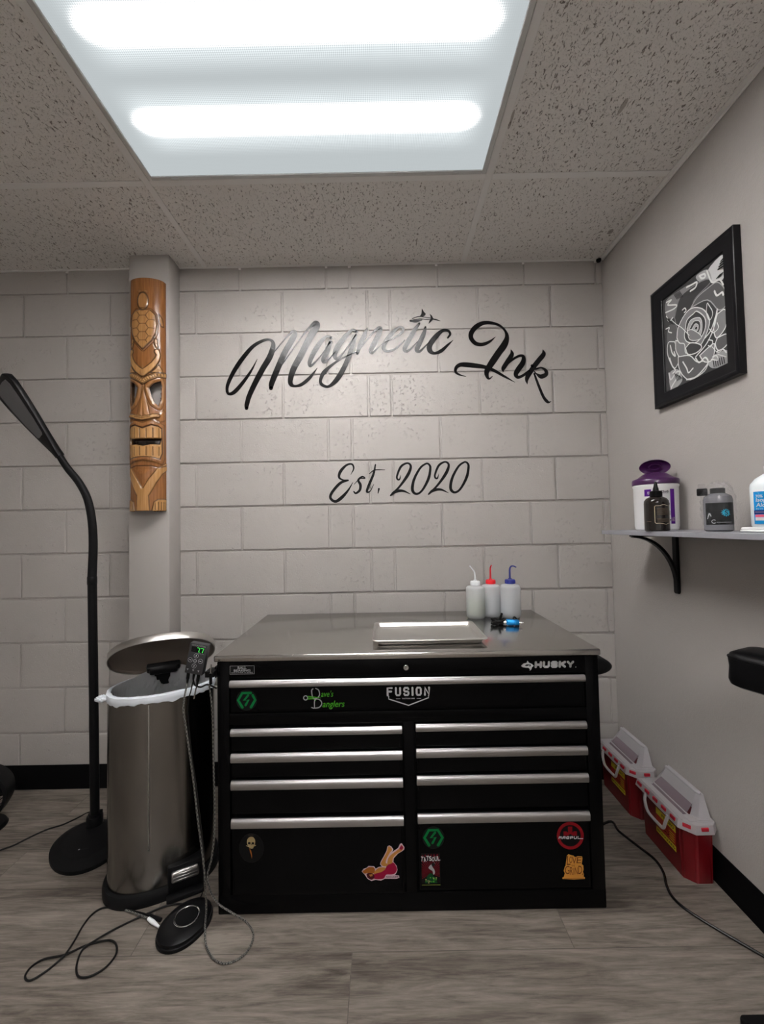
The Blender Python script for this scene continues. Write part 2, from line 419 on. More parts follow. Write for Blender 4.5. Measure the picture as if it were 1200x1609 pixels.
# ceiling: panels around the openings of the troffer and the added fill troffer
LX0, LX1 = -.797, .384
LENS = [(-1.105, -.512), (-3.255, -2.662)]
bm = B(); xs = [XL, LX0, LX1, XR]; ys = [YF, LENS[1][0], LENS[1][1], LENS[0][0], LENS[0][1], 0]
for i in range(3):
    for j in range(5):
        if i == 1 and j in (1, 3): continue
        add_box(bm, (xs[i], ys[j], ZC), (xs[i + 1], ys[j + 1], ZC + .05))
ceil = struct(obj('ceiling', bm, M_TILE, angle=0), 'white fissured acoustic tile ceiling', 'ceiling')
bm = B()
for x in (-2.03, -.812, .398): add_box(bm, (x - .012, YF, ZC - .003), (x + .012, 0, ZC), .0008, 1)
for y in (-.496, -1.118, -1.73, -2.35, -2.645, -3.27, -3.89):
    for a, b in ((XL, -2.042), (-2.018, -.824), (-.80, .386), (.41, XR)): add_box(bm, (a, y - .012, ZC - .003), (b, y + .012, ZC), .0008, 1)
struct(obj('ceiling_grid', bm, M_GRID, ceil), 'white metal ceiling grid')
bm = B(); add_box(bm, (XL, -.018, ZC - .004), (XR, -.0005, ZC), .001, 1); add_box(bm, (XL, -.006, ZC - .012), (XR, -.0035, ZC), .001, 1)
struct(obj('trim_1', bm, M_GRID), 'white wall angle along the block wall', 'trim')
bm = B(); add_box(bm, (XR - .018, YF, ZC - .004), (XR, -.02, ZC), .001, 1); add_box(bm, (XR - .003, YF, ZC - .012), (XR, -.02, ZC), .001, 1)
struct(obj('trim_2', bm, M_GRID), 'white wall angle along the right wall', 'trim')

# block wall: courses 203 mm, joints where the photo has them
def xw(u): return at(u, 622, y=0).x
odd = [xw(u) for u in (38, 175, 309, 445, 579, 615, 753, 868)]; even = [xw(u) for u in (106, 242, 379, 515, 552, 690, 827, 941)]
for L in (odd, even):
    while L[0] > XL + .3: L.insert(0, L[0] - .4064)
bm = B(); add_box(bm, (XL, 0, 0), (XR, .06, ZC + .02))
for k in range(-5, 8):
    z0, z1 = max(.854 + k * .2032, 0), min(.854 + (k + 1) * .2032, ZC)
    if z1 - z0 < .03: continue
    L = [XL] + (odd if k % 2 == 0 else even) + [XR]
    for a, b in zip(L, L[1:]):
        if b - a < .02: continue
        g = .0042; d = WALLFACE - random.uniform(0, .0012)
        add_box(bm, (a + (g if a > XL else 0), d, z0 + g), (b - (g if b < XR else 0), .004, z1 - g * (z1 < ZC)), .0030, 2)
struct(obj('wall_back', bm, M_BLOCK, angle=18), 'warm grey painted concrete block wall', 'wall')
bm = B(); add_box(bm, (XR, YF, 0), (XR + .06, .06, ZC + .02)); struct(obj('wall_right', bm, M_DRY, angle=0), 'warm grey painted drywall on the right', 'wall')
bm = B(); add_box(bm, (XL - .06, YF, 0), (XL, .06, ZC + .02)); struct(obj('wall_left', bm, M_WHITEWALL, angle=0), 'painted wall far left', 'wall')
bm = B(); add_box(bm, (XL, YF - .06, 0), (XR, YF, ZC + .02)); struct(obj('wall_front', bm, M_WHITEWALL, angle=0), 'painted wall behind the viewer', 'wall')
PX0, PX1, PY = -1.111, -.934, -.108
bm = B(); add_box(bm, (PX0, PY, 0), (PX1, WALLFACE - .0016, ZC), .002, 2)
struct(obj('pillar', bm, M_PILLAR), 'narrow grey boxed pillar on the block wall', 'pillar')
prof = lambda y, s: [(y, 0), (y - s * .009, 0), (y - s * .007, .006), (y - s * .005, .02), (y - s * .0045, .095), (y - s * .003, .104), (y, .104)]
for nm, a, b, lb in (('baseboard_back', PX1 + .001, XR - .001, 'black rubber baseboard under the block wall'), ('baseboard_left', XL, PX0 - .001, 'black rubber baseboard left of the pillar')):
    bm = B(); add_prism(bm, prof(WALLFACE - .0014, 1), 0, a, b); struct(obj(nm, bm, M_COVE), lb, 'baseboard')
bm = B(); add_prism(bm, prof(XR, 1), 1, YF, -.02); struct(obj('baseboard_right', bm, M_COVE), 'black rubber baseboard along the right wall', 'baseboard')
bm = B(); add_prism(bm, [(PX0 - .007, PY - .007), (PX1 + .007, PY - .007), (PX1 + .007, -.02), (PX1, -.02), (PX1, PY), (PX0, PY), (PX0, -.02), (PX0 - .007, -.02)], 2, 0, .104); struct(obj('baseboard_pillar', bm, M_COVE), 'black rubber baseboard around the pillar', 'baseboard')

# ------------------------------------------------------------------ troffers
def lens_material(name, y0, gain):
    m = bpy.data.materials.new(name); m.use_nodes = True; t = NT(m); o = t.obj(); s = t.n('ShaderNodeSeparateXYZ', i_0=o)
    ex = t.n('ShaderNodeMapRange', interpolation_type='SMOOTHSTEP', i_Value=t.math('ABSOLUTE', t.math('SUBTRACT', s.outputs[0], (LX0 + LX1) / 2)), i_1=.44, i_2=.56, i_3=1., i_4=0.).outputs[0]
    def dist(yc): return t.math('ABSOLUTE', t.math('SUBTRACT', s.outputs[1], yc))
    def core(yc): return t.math('POWER', t.math('SUBTRACT', 1.0, t.math('MINIMUM', t.math('DIVIDE', dist(yc), .060), 1.0)), 4.0)
    def halo(yc): return t.n('ShaderNodeMapRange', interpolation_type='SMOOTHSTEP', i_Value=dist(yc), i_1=.03, i_2=.125, i_3=1., i_4=0.).outputs[0]
    cr = t.math('MULTIPLY', t.math('ADD', core(y0 - .205), core(y0 - .45)), t.math('POWER', ex, 4.0))
    hl = t.math('MULTIPLY', t.math('ADD', halo(y0 - .205), halo(y0 - .45)), ex)
    k = 2 * PI / .0105
    dots = t.math('MULTIPLY', t.math('SINE', t.math('MULTIPLY', t.math('ADD', s.outputs[0], s.outputs[1]), k)), t.math('SINE', t.math('MULTIPLY', t.math('SUBTRACT', s.outputs[0], s.outputs[1]), k)))
    dt = t.math('ADD', 1.0, t.math('MULTIPLY', dots, t.math('ADD', .02, t.math('MULTIPLY', hl, .34))))
    e1 = t.n('ShaderNodeEmission', i_Color=(.90, .975, 1.0, 1), i_Strength=t.math('MULTIPLY', t.math('ADD', LENS_BASE, t.math('MULTIPLY', hl, .36 * gain)), dt))
    e2 = t.n('ShaderNodeEmission', i_Color=TUBE_COLOR, i_Strength=t.math('MULTIPLY', t.math('MULTIPLY', cr, LENS_PEAK * gain), t.math('ADD', 1.0, t.math('MULTIPLY', dots, .92))))
    ad = t.n('ShaderNodeAddShader'); t.l(e1.outputs[0], ad.inputs[0]); t.l(e2.outputs[0], ad.inputs[1]); t.l(ad.outputs[0], t.out.inputs['Surface'])
    return m
def troffer(y0, y1, lm, label):
    r = thing('ceiling_light', label, 'ceiling light', ((LX0 + LX1) / 2, (y0 + y1) / 2, ZC), 'ceiling lights')
    bm = B(); w = .016; zb, zt = ZC - .0075, ZC + .03
    add_box(bm, (LX0, y0, zb), (LX0 + w, y1, zt), .002, 1); add_box(bm, (LX1 - w, y0, zb), (LX1, y1, zt), .002, 1)
    add_box(bm, (LX0 + w, y0, zb), (LX1 - w, y0 + w, zt), .002, 1); add_box(bm, (LX0 + w, y1 - w, zb), (LX1 - w, y1, zt), .002, 1)
    obj('frame', bm, M_LFRAME, r, 'white metal frame')
    bm = B(); add_box(bm, (LX0 + w, y0 + w, ZC - .003), (LX1 - w, y1 - w, ZC + .002)); obj('lens', bm, lm, r, 'glowing prismatic lens', angle=0)
    for x in (-.70, .275):
        bm = B(); add_box(bm, (x - .012, y1 - .012, zb - .003), (x + .012, y1 - .004, zb), .001, 1); obj('latch', bm, M_LFRAME, r)
    return r
troffer(*LENS[0], lens_material('lens_glow', LENS[0][1], 1.0), 'lit fluorescent troffer overhead in the tile ceiling')
troffer(*LENS[1], lens_material('lens_glow_fill', LENS[1][1], FILL_GAIN), 'unseen fill troffer added behind the viewer')  # unseen fill light, added to raise the ambient level

# ================================================================== tool chest
YC = -.645                                              # front plane of the drawers
CX0, CX1, CYB, CZ = -.517, .651, -.058, .753
chest = thing('tool_chest', 'wide black nine-drawer tool chest with stainless top and stickers', 'tool chest', ((CX0 + CX1) / 2, -.35, 0))
bm = B()
add_box(bm, (CX0, YC + .012, .05), (CX1, CYB, CZ), .004, 2)                       # carcass
add_box(bm, (CX0, YC, 0), (CX1, CYB, .058), .004, 2)                              # plinth
add_box(bm, (CX0, YC, .05), (-.478, YC + .04, CZ), .005, 2); add_box(bm, (.609, YC, .05), (CX1, YC + .04, CZ), .005, 2)
add_box(bm, (-.48, YC, .700), (.611, YC + .03, CZ), .002, 2)                      # top rail
add_box(bm, (-.48, YC + .001, .560), (.611, YC + .03, .596), .003, 2)             # middle rail
add_box(bm, (.050, YC + .001, .05), (.084, YC + .03, .566), .003, 2)              # stile
obj('body', bm, M_BLACK, chest)
bm = B(); add_box(bm, (-.524, YC - .006, .7535), (.656, -.052, .7725), .004, 3); top = obj('worktop', bm, M_STEELTOP, chest, 'stainless steel worktop')
TOPZ = .7725
def handle(x0, x1, zt, h):
    z0 = zt - h; y = YC
    p = [(y, zt), (y - .006, zt + .0005), (y - .010, zt - .0025), (y - .0125, zt - .008), (y - .013, zt - .013), (y - .012, z0 + .002), (y - .010, z0), (y, z0)]
    bm = B(); add_prism(bm, p, 0, x0, x1, .0012, 1); return bm
def front(x0, x1, z0, z1):
    bm = B(); add_box(bm, (x0, YC - .003, z0), (x1, YC + .011, z1), .003, 2)
    add_box(bm, (x0 + .006, YC - .0045, z0 + .006), (x1 - .006, YC - .002, z1 - .004), .0012, 1); return bm
FP = dict(u=(1, 0, 0), v=(0, 0, 1), n=(0, -1, 0))
FY = YC - .0046
D = {}
def drawer(key, x0, x1, z0, zt, h, label):
    d = obj('drawer', front(x0, x1, z0, zt - h + .004), M_BLACK, chest, label)
    obj('handle', handle(x0 - .001, x1 + .001, zt, h), M_ALU, d, 'full-width aluminium pull'); D[key] = d
drawer('top', -.474, .604, .600, .6965, .0195, 'full-width top drawer')
for side, x0, x1 in (('left', -.472, .0455), ('right', .0885, .604)):
    dz = -.003 if side == 'left' else .002
    for nm, zb, zt, h in (('first', .487, .5545, .0205), ('second', .409, .481, .025), ('third', .300, .4005, .0255), ('bottom', .062, .2885 , .0265)):
        drawer(side + nm, x0, x1, zb + dz, zt + dz, h, f'{nm} drawer of the {side} column')
# lock
bm = B(); R = Matrix.Translation((.0625, YC, .7265)) @ Matrix.Rotation(PI / 2, 4, 'X')
add_lathe(bm, [(0, .0), (.0095, .0), (.0095, .004), (.0075, .0065), (.0045, .0065), (.0045, .004), (0, .004)], 24, M=R)
lk = obj('lock', bm, M_CHROME, chest, 'round chrome key lock')
bm = B(); add_box(bm, (.0618, YC - .0052, .7235), (.0632, YC - .0040, .7295)); obj('keyhole', bm, M_PBLACK, lk)
# side handles
for nm, x, sg in (('right', CX1, 1),):
    bm = B(); ov = [(1.0, .8), (1.0, .96), (.9, 1.0), (.55, 1.0)]
    def sect(y, k): return [(x + sg * max(0, .064 * k * math.cos(w)), y, .704 + .0275 * k * math.sin(w)) for w in np.linspace(-PI / 2, PI / 2, 17)] + [(x - sg * .0002, y, .704 + .0275 * k), (x - sg * .0002, y, .704 - .0275 * k)]
    add_loft(bm, [sect(YC + .030, .62), sect(YC + .033, .84), sect(YC + .040, .97), sect(YC + .050, 1), sect(-.19, 1), sect(-.175, .9), sect(-.168, .7)])
    obj('side_handle', bm, M_BSOFT, chest, f'black push handle on the {nm} side')
# HUSKY badge: letters cut from strokes, dog head beside them
p = Print((0, YC - .0002, 0), **FP); p.mats = [M_SILVER]
def seg(P, pts, m, w): P.stroke(pts, m, w, 0)
def block(P, word, x0, y0, x1, y1, m, wt=.26, gap=.16, slant=0.):
    """heavy block capitals drawn in a unit cell"""
    G = {'H': [[(0, 0), (0, 1)], [(1, 0), (1, 1)], [(0, .5), (1, .5)]], 'U': [[(0, 1), (0, .2), (.2, 0), (.8, 0), (1, .2), (1, 1)]],
         'S': [[(1, .82), (.85, 1), (.15, 1), (0, .85), (0, .62), (.15, .5), (.85, .5), (1, .38), (1, .15), (.85, 0), (.15, 0), (0, .18)]],
         'K': [[(0, 0), (0, 1)], [(0, .42), (1, 1)], [(.35, .55), (1, 0)]], 'Y': [[(0, 1), (.5, .45), (1, 1)], [(.5, .45), (.5, 0)]],
         'F': [[(0, 0), (0, 1), (1, 1)], [(0, .52), (.85, .52)]], 'I': [[(0, 0), (0, 1)]], 'O': [[(.2, 0), (0, .18), (0, .82), (.2, 1), (.8, 1), (1, .82), (1, .18), (.8, 0), (.2, 0)]],
         'N': [[(0, 0), (0, 1), (1, 0), (1, 1)]], 'M': [[(0, 0), (.05, .85), (.2, 1), (.42, .98), (.5, .4)], [(.5, .4), (.58, .98), (.8, 1), (1, .85), (1, 0)]],
         'A': [[(0, 0), (.1, .9), (.25, 1), (.9, 1), (1, .9), (1, 0)], [(0, .4), (1, .4)]], 'G': [[(1, .8), (.9, 1), (.15, 1), (0, .85), (0, .15), (.15, 0), (1, 0), (1, .45), (.5, .45)]],
         'P': [[(0, 0), (0, 1), (.85, 1), (1, .85), (1, .5), (.85, .4), (0, .4)]], 'L': [[(0, 1), (0, 0), (1.1, 0)]]}
    h = y1 - y0; wu = {c: (.0 if c == 'I' else 1.) for c in G}; tot = sum(wu[c] for c in word)
    n = len(word); T = wt * h
    cw = ((x1 - x0) - T * n - gap * h * (n - 1)) / tot; x = x0
    for c in word:
        for st_ in G[c]:
            P.stroke([(x + T / 2 + a * cw * wu[c] + slant * b * h, y0 + T / 2 + b * (h - T)) for a, b in st_], m, T, 0)
        x += T + cw * wu[c] + gap * h
block(p, 'HUSKY', .455, .7165, .575, .7375, M_SILVER, .34, .10, .05)
p.disc(.5805, .7182, .0013, M_SILVER)
p.poly([(.414, .7245), (.421, .7315), (.431, .7335), (.4335, .7400), (.4385, .7335), (.4465, .7300), (.4525, .7240), (.4470, .7205), (.4450, .7135), (.4395, .7095), (.4400, .7150), (.4360, .7185), (.4280, .7190), (.4190, .7205)], M_SILVER)
p.poly([(.4245, .7255), (.4300, .7290), (.4395, .7290), (.4360, .7245), (.4290, .7235)], M_PBLACK)
p.poly([(.4400, .7300), (.4440, .7265), (.4400, .7210), (.4385, .7250)], M_PBLACK)
p.build('badge', chest, 'silver maker lettering with a dog head')
p = Print((0, YC - .0002, 0), **FP)
p.rect(-.476, .7145, -.401, .7400, M_GREYP); p.rect(-.4752, .7153, -.4018, .7392, M_PBLACK)
p.text('BALL', -.452, .7300, -.425, .7380, M_GREYP, .02); p.text('BEARING', -.464, .7222, -.413, .7292, M_GREYP, .02); p.text('DRAWER SLIDES', -.471, .7172, -.406, .7208, M_GREYP)
p.build('sticker', chest, 'small black and grey ball bearing label')

def sticker(key, label, draw):
    q = Print((0, FY, 0), **FP); draw(q); q.build('sticker', D[key], label)
def hexbolt(q, cx, cz, r, flip):
    q.disc(cx, cz, r * 1.22, M_DGREY); q.disc(cx, cz, r * 1.17, M_PBLACK)
    a = [math.radians(60 * k + 30 * 0) for k in range(6)]; V = [(cx + r * math.cos(w), cz + r * .95 * math.sin(w)) for w in a]; w = r * .30
    if flip: q.stroke(V[5:6] + V[0:4] + [V[4]], M_GREEN, w, 0)
    else:
        q.stroke([V[1], V[2], V[3], V[4]], M_GREEN, w, 0); q.stroke([V[5], V[0], (cx + r * .72, cz + r * .55)], M_GREEN, w, 0)
    q.stroke([(cx + r * .18, cz + r * .55), (cx - r * .30, cz - r * .02), (cx + r * .22, cz + r * .02), (cx - r * .12, cz - r * .58)], M_GREEN, w * .85, 0)
sticker('top', 'round black sticker with a green bolt in a hexagon', lambda q: hexbolt(q, -.424, .638, .026, False))
def dave(q):
    L = M_LIME; S = M_GREYP
    q.stroke([(-.222, .668, .003), (-.226, .662, .003), (-.222, .640, .003), (-.210, .6405, .003), (-.202, .650, .003), (-.205, .664, .003), (-.214, .6695, .0025)], S)
    q.text("ave's", -.198, .6435, -.160, .662, L, .005, .25)
    q.ring(-.2445, .6415, .0075, .0050, S); q.stroke([(-.237, .645, .0045), (-.215, .6425, .0035), (-.199, .6405, .0015)], L); q.stroke([(-.237, .6385, .004), (-.222, .6385, .003), (-.215, .633, .003)], L)
    q.stroke([(-.218, .611, .003), (-.2165, .635, .003), (-.203, .636, .003), (-.1955, .625, .003), (-.203, .613, .003), (-.219, .6105, .003), (-.227, .6125, .002)], S)
    q.text("anglers", -.1935, .6065, -.126, .632, L, .005, .25)
sticker('top', 'green lettering with a knotted loop', dave)
def fusion(q):
    block(q, 'FUSION', .002, .6415, .134, .6690, M_WHITE, .21, .24)
    q.text('TATTOO INK', .048, .6325, .088, .6360, M_WHITE, .02)
    for a, b in ((.030, .043), (.093, .106)): q.rect(a, .6338, b, .6346, M_WHITE)
    q.stroke([(.008, .642), (.008, .634), (.068, .614), (.129, .636), (.129, .643)], M_WHITE, .0030, 0)
sticker('top', 'white ink maker lettering over a chevron line', fusion)
def skull(q):
    q.disc(-.413, .199, .037, M_DGREY, .0435); q.disc(-.413, .199, .0362, M_PBLACK, .0427)
    q.poly([(-.426, .212), (-.4255, .224), (-.418, .2315), (-.408, .2310), (-.402, .222), (-.4025, .211), (-.406, .204), (-.409, .1975), (-.4175, .1985), (-.4225, .205)], M_BONE, 3)
    q.disc(-.4195, .2135, .0042, M_PBLACK, .0035); q.disc(-.4085, .2130, .0042, M_PBLACK, .0035); q.poly([(-.4155, .2085), (-.4125, .2085), (-.414, .2120)], M_PBLACK)
    q.stroke([(-.428, .2065, .002), (-.414, .2025, .003), (-.400, .2075, .002)], M_BONE); q.stroke([(-.4185, .1985, .002), (-.4155, .1895, .004), (-.4130, .1800, .003), (-.4120, .170, .001)], M_HAIR)
    for a in range(4): q.disc(-.417 + a * .0025, .1955, .0009, M_PBLACK)
    q.text('INK', -.421, .236, -.405, .2395, M_DTAN)
sticker('leftbottom', 'dark oval sticker with a small bone-coloured skull', skull)
def pin(q):
    def X(cx, cy): v = at(560 + cx / 8.571, 1320 + cy / 8.571, y=FY); return (v.x, v.z)
    out = [(70, 420), (95, 385), (140, 372), (160, 348), (235, 352), (258, 385), (300, 360), (340, 355), (316, 325), (325, 290), (370, 210), (405, 140), (415, 85), (440, 70), (470, 85), (495, 125), (480, 160), (560, 105), (585, 50), (610, 42), (645, 95), (640, 130), (600, 158), (560, 180), (500, 245), (495, 290), (540, 345), (552, 400), (530, 450), (515, 470), (570, 475), (578, 505), (540, 520), (380, 520), (330, 545), (255, 535), (200, 550), (150, 520), (110, 465)]
    q.poly([X(*a) for a in out], M_PINKW)
    q.poly([X(*a) for a in [(415, 330), (490, 300), (532, 350), (542, 400), (520, 445), (470, 462), (400, 465), (360, 520), (240, 522), (225, 480), (260, 440), (340, 420), (390, 380)]], M_CRIM, 3)
    q.poly([X(*a) for a in [(425, 90), (445, 85), (480, 128), (450, 165), (400, 260), (395, 310), (430, 320), (400, 350), (360, 350), (328, 322), (340, 285), (385, 205), (415, 140)]], M_SKIN, 2)
    q.poly([X(*a) for a in [(415, 320), (425, 250), (460, 200), (540, 140), (590, 95), (605, 60), (635, 105), (600, 148), (545, 180), (490, 240), (482, 300), (450, 320)]], M_SKIN, 2)
    q.poly([X(*a) for a in [(575, 110), (600, 65), (632, 100), (600, 135)]], M_CRIM)
    q.poly([X(*a) for a in [(225, 455), (260, 400), (310, 368), (380, 365), (390, 385), (340, 425), (265, 445)]], M_SKIN, 2)
    q.poly([X(*a) for a in [(82, 420), (110, 395), (165, 360), (228, 362), (248, 395), (235, 440), (190, 450), (140, 440), (110, 450)]], M_HAIR, 2)
    q.poly([X(*a) for a in [(135, 450), (190, 440), (235, 460), (240, 505), (200, 530), (150, 505)]], flat('print_dark_red', (70, 16, 26)), 2)
    q.poly([X(*a) for a in [(170, 462), (215, 452), (215, 480), (185, 488)]], M_SKIN)
    a, b = X(400, 503), X(560, 478); q.text('REDUCER', a[0], a[1], b[0], b[1], M_PBLACK, .01)
sticker('leftbottom', 'die-cut sticker of a reclining pin-up in a red dress', pin)
sticker('rightbottom', 'round sticker with a green hexagon outline and bolt', lambda q: hexbolt(q, .1345, .220, .027, True))
def tat(q):
    x0, x1, z0, z1 = .0955, .1525, .086, .176; q.rect(x0, z0, x1, z1, M_PBLACK); c = ((x0 + x1) / 2, .117)
    for k in range(26):
        a = math.radians(-25 + 230 * k / 25); b = a + math.radians(4.4)
        def lim(w):
            t_ = min(abs((.0265) / math.cos(w)) if abs(math.cos(w)) > 1e-3 else 9, ((.172 - c[1]) / math.sin(w)) if math.sin(w) > 1e-3 else 9, (-.026 / math.sin(w)) if math.sin(w) < -1e-3 else 9); return (c[0] + t_ * math.cos(w), c[1] + t_ * math.sin(w))
        q.poly([c, lim(a), lim(b)], M_MAROON)
    q.poly([(x0 + .010, .0895), (x1 - .009, .0895), (.1285, .116), (.122, .119), (.114, .112)], M_DGREEN)
    for k in range(16):
        u_ = random.random(); q.disc(.108 + .032 * random.random(), .0915 + .016 * u_, .0019, M_LIME if k % 3 else M_BONE, n=8)
    q.poly([(.117, .136), (.121, .142), (.127, .147), (.134, .151), (.137, .147), (.131, .143), (.128, .140), (.134, .131), (.136, .121), (.131, .116), (.129, .126), (.122, .131)], M_GREYP, 3)
    q.disc(.1315, .1455, .0055, M_DGREY); q.rect(x0 + .006, .1555, x1 - .006, .168, M_PBLACK)
    for i, ch_ in enumerate('TATSOUL'):
        xx = .0945 + i * .0083; dz = (.0, -.0015, .002, .001, -.001, .0005, .0015)[i]; q.text(ch_, xx, .1555 + dz, xx + .0076, .1695 + dz, M_WHITE, .03, rot=(-8, 6, 0, 8, -4, 0, 8)[i])
    q.rect(x0 + .001, .0865, x1 - .001, .0878, flat('print_olive', (120, 130, 60)))
sticker('rightbottom', 'dark red sunburst sticker with white supply-maker lettering', tat)
def mag(q):
    c = (.5455, .2185); q.disc(*c, .0405, M_PRED); q.disc(*c, .0315, M_PBLACK)
    q.poly([(.5255, .226), (.5255, .2315), (.5355, .2315), (.5355, .229), (.539, .229), (.539, .2455), (.552, .2455), (.552, .229), (.5555, .229), (.5555, .2315), (.5655, .2315), (.5655, .226), (.5655, .2185), (.5255, .2185)], M_PRED)
    q.poly([(.538, .2185), (.5455, .2245), (.553, .2185)], M_PBLACK); q.rect(.5165, .2085, .5745, .2180, M_PBLACK)
    block(q, 'MAGPUL', .5095, .2095, .5755, .2180, M_WHITE, .27, .22, .15); q.rect(.572, .2095, .583, .2116, M_WHITE)
sticker('rightbottom', 'round red sticker with white lettering across', mag)
def love(q):
    x, z = .5515, .132
    q.poly([(.522, .098), (.5255, .109), (.5225, .116), (.526, .128), (.5285, .131), (.5335, .160), (.538, .1645), (.545, .162), (.553, .160), (.557, .156), (.566, .158), (.5785, .1575), (.580, .152), (.577, .135), (.5815, .131), (.582, .119), (.580, .112), (.5825, .105), (.5815, .0985), (.5855, .096), (.585, .0915), (.5520, .0905), (.5180, .0925), (.5175, .0965)], M_ORANGE)
    for i, (ch_, a, b, h0, h1) in enumerate((('L', .5315, .5435, .133, .1595), ('O', .540, .549, .1385, .158), ('V', .549, .5625, .1355, .1575), ('E', .561, .577, .138, .156))): q.text(ch_, a, h0, b, h1, M_DORANGE, .0, .12)
    q.text('THE', .5455, .1285, .556, .1335, M_DORANGE)
    for ch_, a, b, h0, h1 in (('G', .526, .540, .107, .131), ('R', .540, .549, .1045, .1275), ('I', .5505, .553, .1045, .125), ('N', .5545, .5645, .106, .1265), ('D', .565, .577, .107, .131), ('.', .577, .580, .1045, .1085)): q.text(ch_, a, h0, b, h1, M_DORANGE, .0, .1)
    q.rect(.522, .0938, .582, .0948, M_DORANGE)
sticker('rightbottom', 'die-cut orange sticker of hand-lettered words', love)

# ------------------------------------------------------------------ tray
tr = B(); tx0, tx1, ty0, ty1, tz = -.040, .331, -.590, -.338, TOPZ + .0008
def ringpts(e, z, r): return [(a, b, z) for a, b in rrect(tx0 + e, ty0 + e, tx1 - e, ty1 - e, r, 6)]
loops = [ringpts(.006, tz + .016, .012), ringpts(.001, tz + .0165, .016), ringpts(-.0005, tz + .0185, .017), ringpts(.001, tz + .0205, .016), ringpts(.006, tz + .0205, .014), ringpts(.010, tz + .0185, .013), ringpts(.017, tz + .004, .012), ringpts(.020, tz + .002, .012), ringpts(.024, tz + .0013, .012)]
VV = [[tr.verts.new(p_) for p_ in lp] for lp in loops]
for A_, B_ in zip(VV, VV[1:]):
    n_ = len(A_)
    for k in range(n_): tr.faces.new((A_[k], A_[(k + 1) % n_], B_[(k + 1) % n_], B_[k]))
tr.faces.new(VV[-1])
low = [tr.verts.new((v.co.x, v.co.y, tz)) for v in VV[-1]]; n_ = len(low)
tr.faces.new(low[::-1])
for k in range(n_): tr.faces.new((VV[0][k], low[k], low[(k + 1) % n_], VV[0][(k + 1) % n_]))
bmesh.ops.recalc_face_normals(tr, faces=tr.faces)
tray = obj('instrument_tray', tr, M_TRAY); tag(tray, 'shallow stainless steel tray with rolled rim on the chest top', 'tray')

# ------------------------------------------------------------------ wash bottles
def wash(x, y, cap, level, liq, label, spout, r=.0385, hb=.128):
    z = TOPZ + .0006; t_ = thing('wash_bottle', label, 'bottle', (x, y, z), 'wash bottles on the chest top')
    bm = B(); add_lathe(bm, [(0, .0025), (r * .7, .0012), (r * .84, .0), (r * .96, .006), (r, .018), (r, hb - .012), (r * .97, hb - .004), (r * .86, hb + .001), (r * .5, hb + .004), (r * .40, hb + .006), (r * .40, hb + .012)], 36, (x, y, z)); obj('bottle_body', bm, M_PE, t_)
    bm = B(); q = r - .003; add_lathe(bm, [(0, .004), (q * .8, .004), (q * .95, .009), (q, .019), (q, hb * level), (0, hb * level)], 32, (x, y, z)); obj('liquid', bm, liq, t_)
    bm = B(); add_lathe(bm, [(0, hb + .0065), (r * .50, hb + .0065), (r * .50, hb + .021), (r * .46, hb + .023), (r * .2, hb + .024), (r * .17, hb + .028), (0, hb + .028)], 28, (x, y, z))
    for k in range(20):
        a = k * 2 * PI / 20; add_box(bm, (-.0006, -.0006, hb + .008), (.0006, .0006, hb + .020), M=Matrix.Translation((x + r * .505 * math.cos(a), y + r * .505 * math.sin(a), z)))
    obj('cap', bm, cap, t_); bm = B(); P_ = [(x, y, z + hb + .026)] + [(x + a, y + b, z + hb + c_) for a, b, c_ in spout]
    R_ = [.0036] * (len(P_) * 1); P2 = catmull(P_, 6); add_tube(bm, P2, [.0042 - .0020 * i / len(P2) for i in range(len(P2))], 10); obj('spout', bm, cap, t_)
wash(.378, -.196, M_WCAP, .60, M_LIQG, 'wash bottle with white cap and pale green liquid', [(0, 0, .045), (-.002, 0, .060), (-.010, -.002, .072), (-.022, -.004, .086)])
wash(.4495, -.166, M_RED, .70, M_LIQ, 'wash bottle with red cap between the other two', [(0, 0, .05), (.0, -.001, .068), (.0008, -.008, .080), (.001, -.018, .084)])
wash(.5235, -.192, M_NCAP, .50, M_LIQ, 'wash bottle with dark blue cap and bent spout', [(0, 0, .045), (.0005, 0, .066), (.006, -.001, .077), (.016, -.003, .078), (.026, -.006, .073)], .0405, .131)

# ------------------------------------------------------------------ tattoo machine with its coiled cord
tm = thing('tattoo_machine', 'blue rotary tattoo machine with black cords on the chest top', 'tattoo machine', (.49, -.33, TOPZ))
a0, a1 = Vector((.462, -.335, TOPZ + .0125)), Vector((.512, -.349, TOPZ + .0125)); dr = (a1 - a0).normalized()
MT = Matrix.Translation(a0) @ dr.to_track_quat('Z', 'Y').to_matrix().to_4x4()
bm = B(); add_lathe(bm, [(0, 0), (.0085, 0), (.0115, .003), (.0122, .010), (.0122, .026), (.0108, .0275), (.0108, .030), (.0122, .0315), (.0122, .040), (.009, .047), (0, .047)], 28, M=MT); obj('motor_housing', bm, M_ANOD, tm)
bm = B(); add_lathe(bm, [(0, .047), (.0052, .047), (.0052, .056), (.0034, .057), (.0034, .061), (0, .061)], 16, M=MT); obj('end_nut', bm, M_CHROME, tm); bm = B(); add_lathe(bm, [(0, -.010), (.004, -.010), (.0055, -.006), (.0055, 0), (0, 0)], 16, M=MT); obj('steel_tip', bm, M_CHROME, tm)
bm = B(); add_tube(bm, [a0 + Vector((.028, .005, .009)), a0 + Vector((.034, .012, .016)), a0 + Vector((.042, .012, .010)), a0 + Vector((.046, .006, -.002)), a0 + Vector((.05, .008, -.0095))], .003, 8, smooth=5); obj('cord_loop', bm, M_CORD, tm)
bm = B(); cc = Vector((.441, -.318, TOPZ + .005))
pts = []
